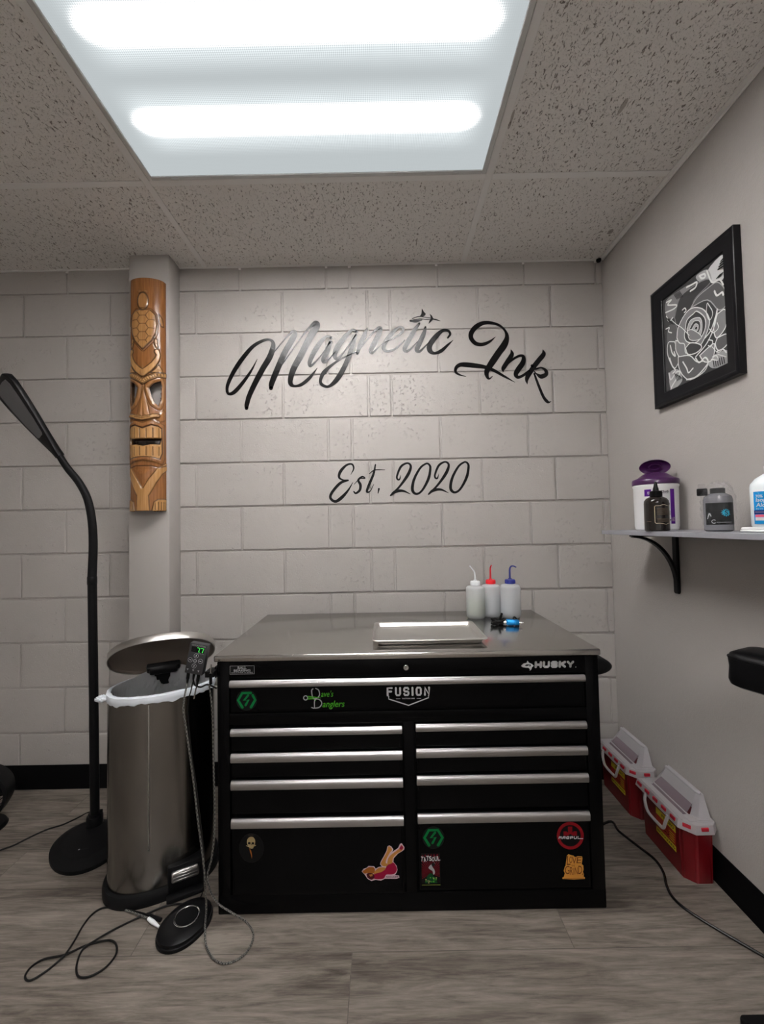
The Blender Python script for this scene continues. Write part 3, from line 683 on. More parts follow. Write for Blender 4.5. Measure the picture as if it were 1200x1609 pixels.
for k in range(46):
    a = k * .62; pts.append(cc + Vector((math.cos(a) * (.026 + .006 * math.sin(k * 1.7)), math.sin(a) * (.013 + .004 * math.cos(k)), .0005 + .013 * (k / 46) + .003 * math.sin(k * 2.3))))
pts.append(a0 - dr * .008 + Vector((0, 0, .0)));
add_tube(bm, pts, .0034, 8, smooth=4); obj('cord_coil', bm, M_CORD, tm)
bm = B(); add_tube(bm, [cc + Vector((.0, .0, .012)), cc + Vector((.006, .0, .024)), cc + Vector((.011, .002, .038))], .0042, 10)
add_tube(bm, [cc + Vector((-.020, -.004, .008)), cc + Vector((-.030, -.006, .018)), cc + Vector((-.034, -.006, .021))], .0024, 8); add_tube(bm, [cc + Vector((-.012, -.016, .001)), cc + Vector((-.032, -.02, .0005))], .0036, 8)
obj('cord_plug', bm, M_BPLAST, tm)

# ================================================================== wall lettering
LY = WALLFACE - .0014
def letters(root, org, sc, sets, mtl):
    """each letter its own part; nodes (x, y, width) taken off the wall"""
    for nm, lb, strokes in sets:
        q = Print((0, LY, 0), u=(1, 0, 0), v=(0, 0, 1), n=(0, -1, 0), step=.00006)
        for kind, nodes in strokes:
            if kind == 's':
                out = []
                for cx, cy, w in nodes:
                    v = at(org[0] + cx / sc, org[1] + cy / sc, y=LY); out.append((v.x, v.z, 1.12 * w / sc / 338))
                q.stroke(out, mtl, smooth=8)
            else: q.poly([(lambda v: (v.x, v.z))(at(org[0] + cx / sc, org[1] + cy / sc, y=LY)) for cx, cy in nodes], mtl)
        q.build(nm, root, lb)
S = lambda *n: ('s', n)
wl = thing('wall_lettering', 'large black vinyl script reading Magnetic on the block wall', 'wall lettering', (-.2, LY, 1.9), 'vinyl wall lettering')
letters(wl, (340, 480), 6, [('letter', 'letter M', [
    S((385, 505, 3), (330, 610, 18), (250, 725, 30), (170, 815, 34), (118, 834, 24), (100, 800, 24), (110, 735, 30), (165, 620, 36), (245, 500, 38), (340, 390, 32), (430, 335, 26), (495, 322, 20), (532, 348, 28), (530, 405, 44), (500, 490, 50), (440, 590, 48), (370, 720, 46), (310, 850, 42), (287, 930, 38), (283, 970, 30)),
    S((505, 490, 9), (600, 370, 9), (690, 268, 14), (722, 246, 24), (736, 268, 48), (700, 345, 50), (640, 450, 50), (570, 610, 50), (522, 730, 46), (514, 780, 34)),
    S((575, 620, 9), (660, 500, 9), (800, 300, 10), (880, 205, 20), (930, 165, 38), (946, 190, 56), (905, 260, 60), (850, 360, 55), (790, 480, 55), (730, 590, 52), (698, 690, 44), (702, 742, 36), (742, 760, 20), (805, 742, 28), (880, 680, 27), (950, 590, 3))]),
    ('letter', 'first letter a', [S((1080, 305, 26), (1042, 290, 20), (990, 335, 36), (920, 440, 42), (880, 530, 36), (886, 570, 24), (930, 535, 15), (1010, 440, 10), (1075, 335, 24), (1050, 420, 38), (1008, 500, 38), (1015, 532, 26), (1060, 505, 11), (1115, 440, 9))])], M_VINYL)
letters(wl, (520, 470), 6, [
    ('letter', 'letter g', [S((240, 305, 24), (200, 292, 18), (140, 345, 38), (60, 450, 46), (34, 530, 36), (58, 562, 22), (120, 500, 13), (190, 400, 12), (238, 330, 16), (215, 395, 34), (178, 510, 38), (130, 630, 40), (60, 750, 42), (-20, 822, 24), (-80, 810, 26), (-100, 768, 26), (-68, 690, 32), (10, 620, 22), (100, 560, 15), (180, 522, 11), (245, 495, 8))]),
    ('letter', 'letter n', [S((338, 278, 14), (310, 350, 36), (265, 450, 38), (247, 515, 22)), S((258, 490, 8), (340, 380, 11), (420, 292, 20), (462, 275, 34), (448, 335, 42), (400, 430, 44), (374, 485, 38), (392, 506, 22), (440, 460, 11), (505, 400, 8))]),
    ('letter', 'letter e', [S((500, 410, 8), (590, 370, 13), (668, 312, 24), (676, 272, 22), (640, 266, 17), (580, 315, 32), (512, 405, 38), (495, 460, 34), (522, 490, 24), (580, 482, 21), (640, 440, 13), (695, 385, 6))]),
    ('letter', 'letter t', [S((832, 228, 18), (782, 300, 36), (720, 410, 40), (692, 468, 36), (715, 492, 24), (762, 458, 13), (815, 400, 7)), S((748, 205, 18), (800, 208, 24), (855, 196, 8))]),
    ('letter', 'letter i', [S((890, 262, 14), (872, 330, 36), (822, 440, 40), (808, 482, 34), (836, 493, 22), (882, 450, 13), (930, 400, 8))]),
    ('letter', 'letter c', [S((1100, 365, 14), (1122, 330, 20), (1102, 298, 22), (1050, 298, 28), (990, 350, 42), (932, 430, 46), (932, 486, 42), (975, 510, 24), (1040, 486, 30), (1100, 432, 20), (1148, 388, 3))]),
    ('shark', 'small outline shark above the lettering', [S((765, 184, 4), (790, 192, 5), (840, 186, 6), (900, 192, 6), (955, 192, 5), (1030, 206, 2)), S((765, 184, 4), (800, 170, 6), (840, 164, 7), (890, 172, 6), (930, 178, 6), (985, 192, 8), (1030, 206, 2)),
        ('p', [(838, 162), (852, 135), (856, 88), (874, 118), (893, 140), (884, 156), (862, 166)]), ('p', [(928, 138), (950, 155), (962, 180), (956, 200), (940, 215), (918, 234), (926, 205), (940, 185), (936, 160)])])], M_VINYL)
wi = thing('wall_lettering', 'black vinyl script reading Ink at the right end of the sign', 'wall lettering', (.55, LY, 1.9), 'vinyl wall lettering')
letters(wi, (700, 480), 6.667, [('letter', 'capital I with swashes', [
    S((522, 328, 2), (460, 378, 24), (385, 408, 34), (315, 398, 38), (268, 345, 42), (270, 285, 46), (322, 220, 46), (400, 183, 38), (480, 184, 30), (560, 208, 24), (620, 262, 22), (642, 330, 40), (615, 410, 62), (558, 490, 62), (490, 590, 62), (434, 680, 50), (432, 735, 36), (455, 768, 18), (492, 740, 3)),
    S((212, 744, 3), (150, 728, 16), (106, 698, 24), (110, 652, 32), (150, 622, 38), (210, 620, 46), (300, 628, 44), (400, 643, 36), (500, 678, 30), (600, 735, 24), (660, 768, 15), (726, 806, 2))]),
    ('letter', 'letter n', [S((684, 462, 4), (692, 515, 40), (640, 600, 44), (603, 660, 38), (603, 696, 5)), S((608, 655, 10), (690, 575, 20), (770, 528, 24), (814, 538, 32), (808, 600, 48), (760, 670, 50), (735, 720, 44), (758, 752, 30), (812, 732, 26), (880, 680, 22))]),
    ('letter', 'letter k', [S((1018, 462, 3), (1024, 512, 42), (970, 580, 46), (910, 660, 46), (852, 760, 40), (854, 824, 5)), S((905, 632, 30), (935, 664, 20), (1000, 652, 17), (1046, 680, 30), (1052, 720, 38), (1000, 744, 42), (950, 715, 14), (928, 690, 10)), S((928, 715, 18), (970, 830, 24), (1020, 950, 27), (1058, 1002, 30), (1082, 1014, 18), (1104, 1003, 2))])], M_VINYL)
we = thing('wall_lettering', 'smaller black vinyl script reading Est. 2020 lower on the wall', 'wall lettering', (0, LY, 1.3), 'vinyl wall lettering')
two = lambda dx, dy: [S((598 + dx, 168 + dy, 2), (588 + dx, 200 + dy, 10), (572 + dx, 196 + dy, 12), (572 + dx, 168 + dy, 13), (600 + dx, 106 + dy, 15), (645 + dx, 82 + dy, 12), (670 + dx, 105 + dy, 15), (650 + dx, 165 + dy, 20), (590 + dx, 250 + dy, 14), (528 + dx, 312 + dy, 12)), S((524 + dx, 316 + dy, 10), (556 + dx, 290 + dy, 19), (610 + dx, 282 + dy, 15), (668 + dx, 306 + dy, 3))]
oh = lambda dx, dy: [S((800 + dx, 88 + dy, 12), (780 + dx, 86 + dy, 12), (738 + dx, 118 + dy, 14), (694 + dx, 200 + dy, 17), (682 + dx, 275 + dy, 19), (710 + dx, 305 + dy, 15), (752 + dx, 280 + dy, 14), (798 + dx, 195 + dy, 18), (812 + dx, 115 + dy, 15), (800 + dx, 88 + dy, 12))]
letters(we, (500, 710), 4.615, [('letter', 'letter E', [S((235, 165, 2), (256, 122, 10), (244, 90, 12), (205, 96, 14), (162, 140, 20), (150, 183, 15), (178, 204, 10), (216, 206, 10)), S((216, 207, 10), (160, 226, 18), (102, 290, 18), (88, 334, 17), (122, 360, 18), (165, 335, 22), (215, 280, 13), (250, 222, 3))]),
    ('letter', 'letter s', [S((260, 235, 3), (300, 195, 7), (338, 192, 7), (318, 180, 11), (290, 205, 14), (305, 240, 18), (300, 278, 16), (272, 300, 13), (257, 288, 8))]),
    ('letter', 'letter t', [S((414, 92, 8), (400, 160, 15), (367, 240, 17), (352, 288, 14), (376, 284, 7), (402, 235, 3)), S((370, 158, 5), (410, 132, 8), (482, 130, 4))]),
    ('full_stop', 'full stop', [S((439, 268, 12), (433, 300, 5))]), ('letter', 'first figure 2', two(0, 0)), ('letter', 'first figure 0', oh(0, 0)), ('letter', 'second figure 2', two(275, -9)), ('letter', 'second figure 0', oh(277, -11))], M_VINYL2)

# ================================================================== carved mask on the pillar
def build_mask():
    X0, HW, DP, ZT, ZB = -1.0215, .0755, .050, 2.255, 1.243
    NTH, NZ = 132, 640
    th = np.linspace(-90, 90, NTH + 1); cy = np.linspace(205, 1510, NZ + 1)
    TH, CY = np.meshgrid(th, cy); XA = np.abs(TH) * 1.46; XS = TH * 1.46
    cxs = np.array([118, 170, 197, 220, 240, 258.]); cth = np.array([0, 30, 45, 60, 75, 90.]) * 1.46
    cv = lambda P: [(float(np.interp(a, cxs, cth)) if a >= 118 else a - 118., b) for a, b in P]
    def sdf(P, X=XA):
        P = np.array(cv(P)); n = len(P); d = np.full(X.shape, 1e9); ins = np.zeros(X.shape, bool)
        for i in range(n):
            a, b = P[i], P[(i + 1) % n]; e = b - a; wx, wy = X - a[0], CY - a[1]
            h = np.clip((wx * e[0] + wy * e[1]) / max(e @ e, 1e-9), 0, 1); d = np.minimum(d, np.hypot(wx - e[0] * h, wy - e[1] * h))
            c = ((a[1] > CY) != (b[1] > CY)); ins ^= c & (X < (b[0] - a[0]) * (CY - a[1]) / (b[1] - a[1] + 1e-12) + a[0])
        return np.where(ins, -d, d)
    def line(P, X=XA):
        P = np.array(cv(P)); d = np.full(X.shape, 1e9); sN = np.zeros(X.shape)
        for i in range(len(P) - 1):
            a, b = P[i], P[i + 1]; e = b - a; wx, wy = X - a[0], CY - a[1]; h = np.clip((wx * e[0] + wy * e[1]) / max(e @ e, 1e-9), 0, 1); dd = np.hypot(wx - e[0] * h, wy - e[1] * h)
            sN = np.where(dd < d, i + h, sN); d = np.minimum(d, dd)
        return d, sN
    sm = lambda d, e: np.clip(.5 - d / e, 0, 1)
    H = np.zeros(TH.shape); T = np.zeros(TH.shape); G = np.zeros(TH.shape)
    def raise_(d, h, tone=None, edge=7., groove=.95, gw=5.6):
        nonlocal H, T, G
        m = sm(d, edge); H = H + m * h
        if tone is not None: T = T * (1 - m) + tone * m
        if groove: g = np.clip(1 - np.abs(d) / gw, 0, 1) * groove; G = np.maximum(G, g); H = H - g * .0016
    def groove(d, k=.95, gw=4.6, dep=.0022, within=None):
        nonlocal H, G
        g = np.clip(1.25 - np.abs(d) / gw, 0, 1) * k
        if within is not None: g = g * within
        G = np.maximum(G, g); H = H - g * dep
    # the turtle
    raise_(np.hypot(XA / 26, (CY - 338) / 50) * 26 - 26, .0035, .4, 12)
    raise_(np.hypot(XA - 14, (CY - 285)) - 9, .002, .2, 8, .3)
    shell = sdf([(60, 392), (118, 386), (160, 388), (190, 412), (200, 465), (192, 515), (166, 562), (118, 612)]); raise_(shell, .004, .5, 10)
    groove(shell - 9, .7, 2.6)
    s_ = 25.; q = XS / (s_ * 1.5 * 1.12); best = np.full(TH.shape, 1e9); sec = np.full(TH.shape, 1e9)
    for i in range(-4, 5):
        for j in range(-8, 9):
            hx, hy = i * s_ * 1.5 * 1.1, 490 + (j + .5 * (i % 2)) * s_ * 1.73 * 1.08; d = np.hypot(XS - hx, CY - hy); sec = np.minimum(sec, np.maximum(best, d)); best = np.minimum(best, d)
    groove(sec - best, .75, 4.2, .0014, sm(shell + 8, 5))
    fl = sdf([(210, 402), (232, 425), (240, 468), (224, 470), (212, 445)]); raise_(fl, .002, .35)
    fl = sdf([(180, 532), (203, 556), (206, 602), (192, 598), (180, 575)]); raise_(fl, .002, .5); groove(np.minimum(np.abs(CY - 570 - XA * .3 + 15), np.abs(CY - 588 - XA * .3 + 15)), .7, 2.5, .001, sm(fl, 4))
    # scroll and brow
    w, s1 = line([(118, 745), (150, 722), (180, 692), (200, 662), (208, 636), (200, 620)]); raise_(w - np.interp(s1, [0, 4, 5], [19, 12, 15]), .0045, .75, 9)
    raise_(sdf([(118, 700), (128, 740), (118, 775)]), .002, .7, 8, .3)
    wing = sdf([(160, 742), (190, 715), (206, 690), (226, 712), (240, 738), (205, 736)]); raise_(wing, .003, .65, 7); groove(np.mod(XA + 3, 9) - 4.5, .7, 2, .001, sm(wing + 10, 4) * (CY > 718))
    w, s1 = line([(118, 792), (150, 772), (195, 752), (255, 742)]); raise_(w - 14, .006, .72, 8); groove(np.abs(np.mod(s1 * 44, 14) - 7), .8, 2.4, .0016, sm(w - 7, 4)); groove(w - 9, .6, 2)
    # eyes, nose
    eye = sdf([(152, 826), (180, 797), (219, 782), (228, 806), (223, 885), (206, 922), (184, 908), (166, 872)])
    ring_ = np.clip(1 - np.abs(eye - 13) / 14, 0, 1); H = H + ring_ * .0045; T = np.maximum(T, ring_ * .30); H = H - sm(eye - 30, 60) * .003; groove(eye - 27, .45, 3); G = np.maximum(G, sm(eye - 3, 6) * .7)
    nz = sdf([(108, 795), (123, 800), (134, 880), (152, 962), (160, 990), (108, 1000)]); raise_(nz, 0, .22, 14, .55, 4); H = H + np.clip(-nz / 36, 0, 1) * np.interp(CY, [795, 990], [.005, .013])
    w, _ = line([(118, 1000), (150, 994), (178, 984), (204, 982)]); raise_(w - 11, .010, .85, 9, .8)
    ck = sdf([(190, 995), (240, 940), (252, 960), (250, 1000), (215, 1018)]); raise_(ck, .004, .12, 14, .5)
    # mouth
    lipo = sdf([(60, 1012), (118, 1022), (165, 1006), (205, 1018), (244, 1030), (246, 1215), (230, 1255), (170, 1240), (118, 1232), (60, 1236)]); raise_(lipo, .006, .10, 16, .6)
    lipi = sdf([(60, 1046), (118, 1052), (165, 1034), (205, 1040), (226, 1052), (229, 1190), (215, 1224), (165, 1214), (60, 1208)]); m = sm(lipi, 10); H = H - m * .004; groove(lipi, .9, 4, .002)
    gap = sdf([(60, 1110), (118, 1113), (170, 1112), (223, 1108), (214, 1138), (160, 1139), (118, 1148), (60, 1145)])
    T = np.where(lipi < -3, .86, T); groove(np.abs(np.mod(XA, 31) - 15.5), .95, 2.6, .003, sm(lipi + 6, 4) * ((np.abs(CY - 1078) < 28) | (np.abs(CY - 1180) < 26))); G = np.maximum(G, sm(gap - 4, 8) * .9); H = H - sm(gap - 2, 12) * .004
    # neck, arms, hands
    groove(line([(118, 1262), (165, 1262), (210, 1272), (258, 1256)])[0], .7, 4.5, .003)
    arm, s1 = line([(262, 1262), (215, 1290), (172, 1345), (140, 1400), (118, 1435)]); body = sdf([(80, 1400), (118, 1385), (150, 1400), (157, 1515), (80, 1515)])
    raise_(np.minimum(arm - 21, body), .005, .70, 9, .8, 4)
    tri_ = sdf([(60, 1275), (175, 1280), (150, 1335), (118, 1380), (90, 1350)]); H = H + np.clip(-tri_ / 40, 0, 1) * .006
    hand = sdf([(166, 1515), (180, 1462), (205, 1448), (262, 1446), (262, 1515)]); raise_(hand, .005, .78, 7, .8); groove(np.abs(np.mod(XA + 2, 17) - 8.5), .95, 2.6, .0024, sm(hand + 6, 4) * (CY > 1462))
    H = np.maximum(H, -.010); H = H - sm(gap, 7) * .022; G = np.maximum(G, sm(gap - 1, 6)); T = T * (1 - sm(gap, 6))  # mouth gap: closed recess with the cavity's shade painted near-black
    R = np.radians(TH); bulge = DP + H
    px = X0 + (HW + H * .35) * np.sin(R); py = PY - .0015 - bulge * np.cos(R) ** .85; pz = ZT - (CY - 205) / 1305 * (ZT - ZB) + (TH * 0)
    hole = eye < 0
    idx = np.arange(TH.size).reshape(TH.shape); q4 = np.stack([idx[:-1, :-1], idx[1:, :-1], idx[1:, 1:], idx[:-1, 1:]], -1).reshape(-1, 4)
    hq = (hole[:-1, :-1] & hole[1:, 1:]).reshape(-1); q4 = q4[~hq]
    used = np.unique(q4); rem = -np.ones(TH.size, int); rem[used] = np.arange(len(used)); q4 = rem[q4]
    V = np.stack([px, py, pz], -1).reshape(-1, 3)[used]
    me = bpy.data.meshes.new('tiki_mask'); me.from_pydata(V.tolist(), [], q4.tolist()); me.materials.append(M_WOOD)
    ca = me.color_attributes.new('tone', 'FLOAT_COLOR', 'POINT'); c4 = np.zeros((len(used), 4), np.float32); c4[:, 0] = T.reshape(-1)[used]; c4[:, 1] = np.clip(G.reshape(-1)[used], 0, 1); c4[:, 3] = 1
    ca.data.foreach_set('color', c4.reshape(-1)); me.update(); me.shade_smooth()
    o_ = bpy.data.objects.new('tiki_mask', me); COL.objects.link(o_)
    sd = o_.modifiers.new('thickness', 'SOLIDIFY'); sd.thickness = .011; sd.offset = -1
    if Vector(me.polygons[len(me.polygons) // 2].normal).y > 0: sd.offset = 1
    tag(o_, 'tall carved wooden tiki mask hanging on the grey pillar', 'carved mask'); return o_
build_mask()

# ================================================================== pedal bin
aL, nF = Vector((.89, .456, 0)), Vector((.456, -.89, 0))
BC = Vector((-.765, -.482, 0)); BM = Matrix(((aL.x, -nF.x, 0, BC.x), (aL.y, -nF.y, 0, BC.y), (0, 0, 1, 0), (0, 0, 0, 1)))   # local x along the can, local -y its front
def oval(rx, ry, z, n=64, e=2.25):
    o_ = []
    for k in range(n):
        a = 2 * PI * k / n; c, s = math.cos(a), math.sin(a); o_.append((rx * math.copysign(abs(c) ** (2 / e), c), ry * math.copysign(abs(s) ** (2 / e), s), z))
    return o_
RX, RY, RIM = .162, .117, .628
can = thing('pedal_bin', 'oval stainless pedal bin with its lid open beside the tool chest', 'bin', (BC.x, BC.y, 0))
bm = B(); add_loft(bm, [oval(RX + .012, RY + .012, 0), oval(RX + .013, RY + .013, .006), oval(RX + .013, RY + .013, .026), oval(RX + .009, RY + .009, .034), oval(RX + .001, RY + .001, .037)], M=BM); obj('base', bm, M_BSOFT, can, 'black plastic base ring')
bm = B(); add_loft(bm, [oval(RX, RY, .033), oval(RX, RY, RIM), oval(RX - .004, RY - .004, RIM + .003), oval(RX - .008, RY - .008, RIM), oval(RX - .008, RY - .008, .06)], cap0=False, M=BM); obj('body', bm, M_STEELBIN, can)
bm = B(); add_box(bm, (.012, -RY - .016, .018), (.112, -RY + .03, .098), .004, 2, M=BM); fr = obj('pedal_housing', bm, M_BPLAST, can)
bm = B(); add_box(bm, (.008, -RY - .036, 0.001), (.116, -RY, .016), .005, 2, M=BM); obj('foot_plate', bm, M_BSOFT, fr)
bm = B(); add_box(bm, (.022, -RY - .026, .052), (.102, -RY - .012, .086), .006, 3, M=BM)
for k in range(3): add_box(bm, (.027, -RY - .0275, .058 + k * .009), (.097, -RY - .0255, .0615 + k * .009), .0008, 1, M=BM)
obj('pedal', bm, M_ALU, fr, 'ribbed aluminium pedal')
sm_ = BM @ Vector((-.040, -RY * .985, 0)); bm = B(); add_box(bm, (sm_.x - .0012, sm_.y - .0022, .16), (sm_.x + .0012, sm_.y + .004, RIM - .02), .0006, 1); obj('seam', bm, M_TRAY, can, 'thin bright weld seam')
hb = Vector((0, RY - .006, RIM + .008))
bm = B(); add_box(bm, (-.050, RY - .012, RIM - .035), (.050, RY + .014, RIM + .034), .006, 2, M=BM); add_box(bm, (-.046, RY - .040, RIM + .012), (.046, RY - .005, RIM + .040), .008, 2, M=BM); obj('hinge_block', bm, M_BPLAST, can)
LM = BM @ Matrix.Translation(hb) @ Matrix.Rotation(math.radians(-41), 4, 'X') @ Matrix.Translation((0, -RY + .004, .012))
lx, ly = RX + .006, RY + .006
bm = B(); add_loft(bm, [oval(lx - .003, ly - .003, -.006), oval(lx, ly, -.006), oval(lx, ly, .016), oval(lx - .003, ly - .003, .020), oval(lx - .02, ly - .02, .022)], cap0=False, M=LM)
lid = obj('lid', bm, M_STEELLID, can)
bm = B(); add_loft(bm, [oval(lx - .0032, ly - .0032, -.0055), oval(lx - .0045, ly - .0045, .004), oval(lx - .012, ly - .012, .009)], cap0=False, M=LM); obj('lid_lining', bm, mat('lid_underside', (.13, .105, .086), .5, spec=.2), lid, 'dull grey plastic underside')
bm = B(); add_box(bm, (-.055, ly - .055, -.012), (.055, ly - .012, .010), .006, 2, M=LM); obj('hinge_arm', bm, M_BPLAST, lid)
# liner hanging over the rim
random.seed(21); n = 96
def crinkle(lp, amp, zamp, seed):
    rng = np.random.RandomState(seed); ph = rng.rand(6) * 6.28; o_ = []
    for k, (x, y, z) in enumerate(lp):
        a = 2 * PI * k / len(lp); w = sum(math.sin(a * f + ph[i]) for i, f in enumerate((5, 9, 14, 23, 37))) / 3; w2 = sum(math.sin(a * f + ph[i] * 2) for i, f in enumerate((3, 7, 12, 19, 31))) / 3
        r = math.hypot(x, y); s_ = 1 + amp * w / r; o_.append((x * s_, y * s_, z + zamp * w2))
    return o_
OV = lambda dr_, z: oval(RX + dr_, RY + dr_, z, n)
bm = B(); add_loft(bm, [crinkle(OV(.004, RIM - .016), .0012, .005, 3), crinkle(OV(.0050, RIM - .009), .0016, .002, 4), crinkle(OV(.0048, RIM - .002), .0014, .001, 5), crinkle(OV(.003, RIM + .006), .001, .001, 6), crinkle(OV(-.004, RIM + .009), .001, .001, 7), crinkle(OV(-.0095, RIM + .007), .001, .001, 8)], False, False, M=BM)
lin_ = obj('liner_hem', bm, M_BAGWHITE, can, 'gathered white hem of the bin liner')
bm = B(); fl_l = []; rng = np.random.RandomState(4)
for k in range(15):
    q_ = k / 14; lp_ = crinkle(OV(-.0095 - .012 * q_ - .055 * q_ ** 3, RIM + .007 - .21 * q_), .001 + .008 * min(1, q_ * 2), .001 + .005 * q_, 8)
    fl_l.append([(x + (rng.rand() - .5) * .008 * min(1, 3 * q_), y + (rng.rand() - .5) * .008 * min(1, 3 * q_), z + (rng.rand() - .5) * .006 * min(1, 3 * q_)) for x, y, z in lp_])
add_loft(bm, fl_l, False, True, M=BM)
for v in bm.verts:                                                 # film pulled up towards the hinge
    l = BM.inverted() @ v.co
    if l.y > .05 and l.z > RIM - .08: v.co.z += (l.y - .05) * .62 * max(0, 1 - abs(l.x - .02) / .15)
obj('liner_film', bm, M_BAGFILM, can, 'thin translucent film of the bin liner', angle=0)
bm = B()
ear = BM @ Vector((-RX - .012, -.02, RIM - .006)); t2 = bmesh.new(); bmesh.ops.create_icosphere(t2, subdivisions=3, radius=1)
for v in t2.verts:
    d_ = 1 + .28 * math.sin(v.co.x * 7 + 1) * math.sin(v.co.y * 9) + .15 * math.sin(v.co.z * 13 + v.co.x * 8); v.co = Vector((v.co.x * .019, v.co.y * .013, v.co.z * .010)) * d_ + ear
merge(bm, t2); obj('liner_knot', bm, M_BAGWHITE, can, 'bunched corner of the bin liner')

# ================================================================== power supply clipped to the chest
pc = thing('power_supply', 'small black power supply with green digits on the side of the tool chest', 'power supply', (-.56, -.665, .72))
PSY = -.672
def pp(u, v): w_ = at(u, v, y=PSY); return w_
TL, TRt, BL, BR_ = pp(299.5, 1012.5), pp(325.5, 1012), pp(288.3, 1059.5), pp(318.2, 1059.5)
cen = (TL + TRt + BL + BR_) / 4; up_ = ((TL + TRt) / 2 - (BL + BR_) / 2); hh = up_.length / 2; up_.normalize(); rt_ = Vector((up_.z, 0, -up_.x)); ww = ((TRt - TL).length + (BR_ - BL).length) / 4
PM = Matrix(((rt_.x, 0, up_.x, cen.x), (0, 1, 0, cen.y), (rt_.z, 0, up_.z, cen.z), (0, 0, 0, 1)))
bm = B(); add_box(bm, (-ww, 0, -hh), (ww, .024, hh), .002, 2, M=PM); ps = obj('case', bm, mat('power_supply_case', (.022, .022, .025), .45), pc)
bm = B(); add_box(bm, (ww - .001, .010, -.010), (ww + .05, .020, .004), .002, 2, M=PM); w_ = PM @ Vector((ww, .015, 0)); bm.free(); bm = B(); add_box(bm, (w_.x - .004, PSY + .008, .712), (CX0 - .0006, PSY + .05, .730), .002, 2); add_box(bm, (CX0 - .007, PSY + .028, .704), (CX0 - .0004, PSY + .075, .738), .002, 2); obj('mounting_clip', bm, M_BPLAST, pc)
q = Print(cen - Vector((0, .0002, 0)), rt_, up_, (0, -1, 0))
q.text('CRITICALTATTOO', -.0205, .0385, .0215, .0425, M_GREYP, .0)
q.rect(-.019, .0205, .0195, .0365, M_PBLACK); q.text('8', -.0175, .0225, -.0065, .0355, M_DGREY, 0, .15)
for x in (-.003, .0085):
    q.stroke([(x + .0018, .0345), (x + .0088, .0345), (x + .0065, .0225)], M_LEDGREEN, .0022, 0); 
q.disc(.0068, .0228, .0011, M_LEDGREEN); q.text('VOLTS', .002, .0172, .0195, .0198, M_GREYP)
for cx, cy, ic in ((-.001, .0105, 'up'), (-.016, -.004, 'l'), (.015, -.003, 'r'), (-.001, -.0195, 'dn')):
    q.ring(cx, cy, .0070, .0056, M_GREYP); q.disc(cx, cy, .0056, M_DGREY); q.rect(cx - .0012, cy - .003, cx + .0012, cy + .003, M_WHITE) if ic in ('up', 'dn') else q.rect(cx - .003, cy - .0012, cx + .003, cy + .0012, M_WHITE)
q.ring(-.001, -.0042, .0052, .0030, M_GREYP)
for cx in (-.018, -.001, .015): q.poly([(cx - .003, -.030), (cx + .003, -.030), (cx, -.036)], M_GREYP)
q.build('control_panel', pc, 'green digits over a cross of round buttons')
def pt(l): return PM @ Vector(l)
def plug(parent, name, top, d, L=.03, r=.0048, m=None):
    bm = B(); dd = Vector(d).normalized(); Mx = Matrix.Translation(top) @ dd.to_track_quat('Z', 'Y').to_matrix().to_4x4()
    add_lathe(bm, [(0, 0), (r, 0), (r, L * .6), (r * .8, L * .65), (r * .62, L), (0, L)], 14, M=Mx); obj(name, bm, m or M_BPLAST, parent); return top + dd * L

# clip cord: from the supply down to the floor, one loop in front of the chest, back up to the side handle
def floor_pts(P, z=.004): return [at(u, v, z=z) for u, v in P]
def air_pts(P, y): return [at(u, v, y=y) for u, v in P]
cc_ = thing('clip_cord', 'grey braided clip cord hanging from the power supply to the floor', 'cord', (-.55, -.70, 0))
j0 = pt((-.0195, .012, -hh)); e0 = plug(cc_, 'plug', j0, (-.12, 0, -1), .034)
path = [e0] + air_pts([(288, 1110), (293, 1150), (303, 1220), (311, 1290), (319, 1350), (322, 1385)], -.70)
path += [at(324, 1428, z=.042), at(322, 1458, z=.036), at(324, 1486, z=.010), at(338, 1509, z=.004), at(360, 1513, z=.004), at(386, 1497, z=.004), at(398, 1470, z=.004), at(387, 1449, z=.004), at(364, 1434, y=-.668), at(342, 1419, y=-.668)]
path += air_pts([(330, 1399)], -.668) + air_pts([(326, 1375), (333, 1345), (337, 1290), (335.5, 1200), (333.5, 1120)], -.662) + [Vector((-.532, -.662, .69))]
bm = B(); add_tube(bm, path, .0027, 8, smooth=8); obj('cord', bm, M_BRAID, cc_)
bm = B(); add_tube(bm, air_pts([(331, 1058), (331, 1075)], -.672), .0045, 12); obj('end_plug', bm, M_BPLAST, cc_)
bm = B(); add_tube(bm, air_pts([(331.5, 1044), (331, 1058)], -.672), .0022, 8); obj('end_clip', bm, M_CHROME, cc_)
sc_ = thing('jack_cord', 'short black cord with a grey jack hanging under the power supply', 'cord', (-.56, -.67, .66))
j1 = pt((.012, .012, -hh)); e1 = plug(sc_, 'plug', j1, (-.16, 0, -1), .036); bm = B(); add_tube(bm, [e1, e1 + Vector((-.004, 0, -.014))], .0022, 8); obj('jack_shaft', bm, M_BRAID, sc_); plug(sc_, 'jack_tip', e1 + Vector((-.004, 0, -.014)), (-.2, 0, -1), .026, .0024, M_CHROME)
bm = B(); e2 = pt((-.004, .012, -hh)); add_tube(bm, [e2, e2 + Vector((-.001, 0, -.02)), e2 + Vector((.002, .004, -.038)), e2 + Vector((.016, .012, -.048)), e2 + Vector((.034, .02, -.044)), Vector((CX0 - .0045, -.632, .668))], .0026, 8, smooth=6); obj('loop', bm, M_CORD, sc_)

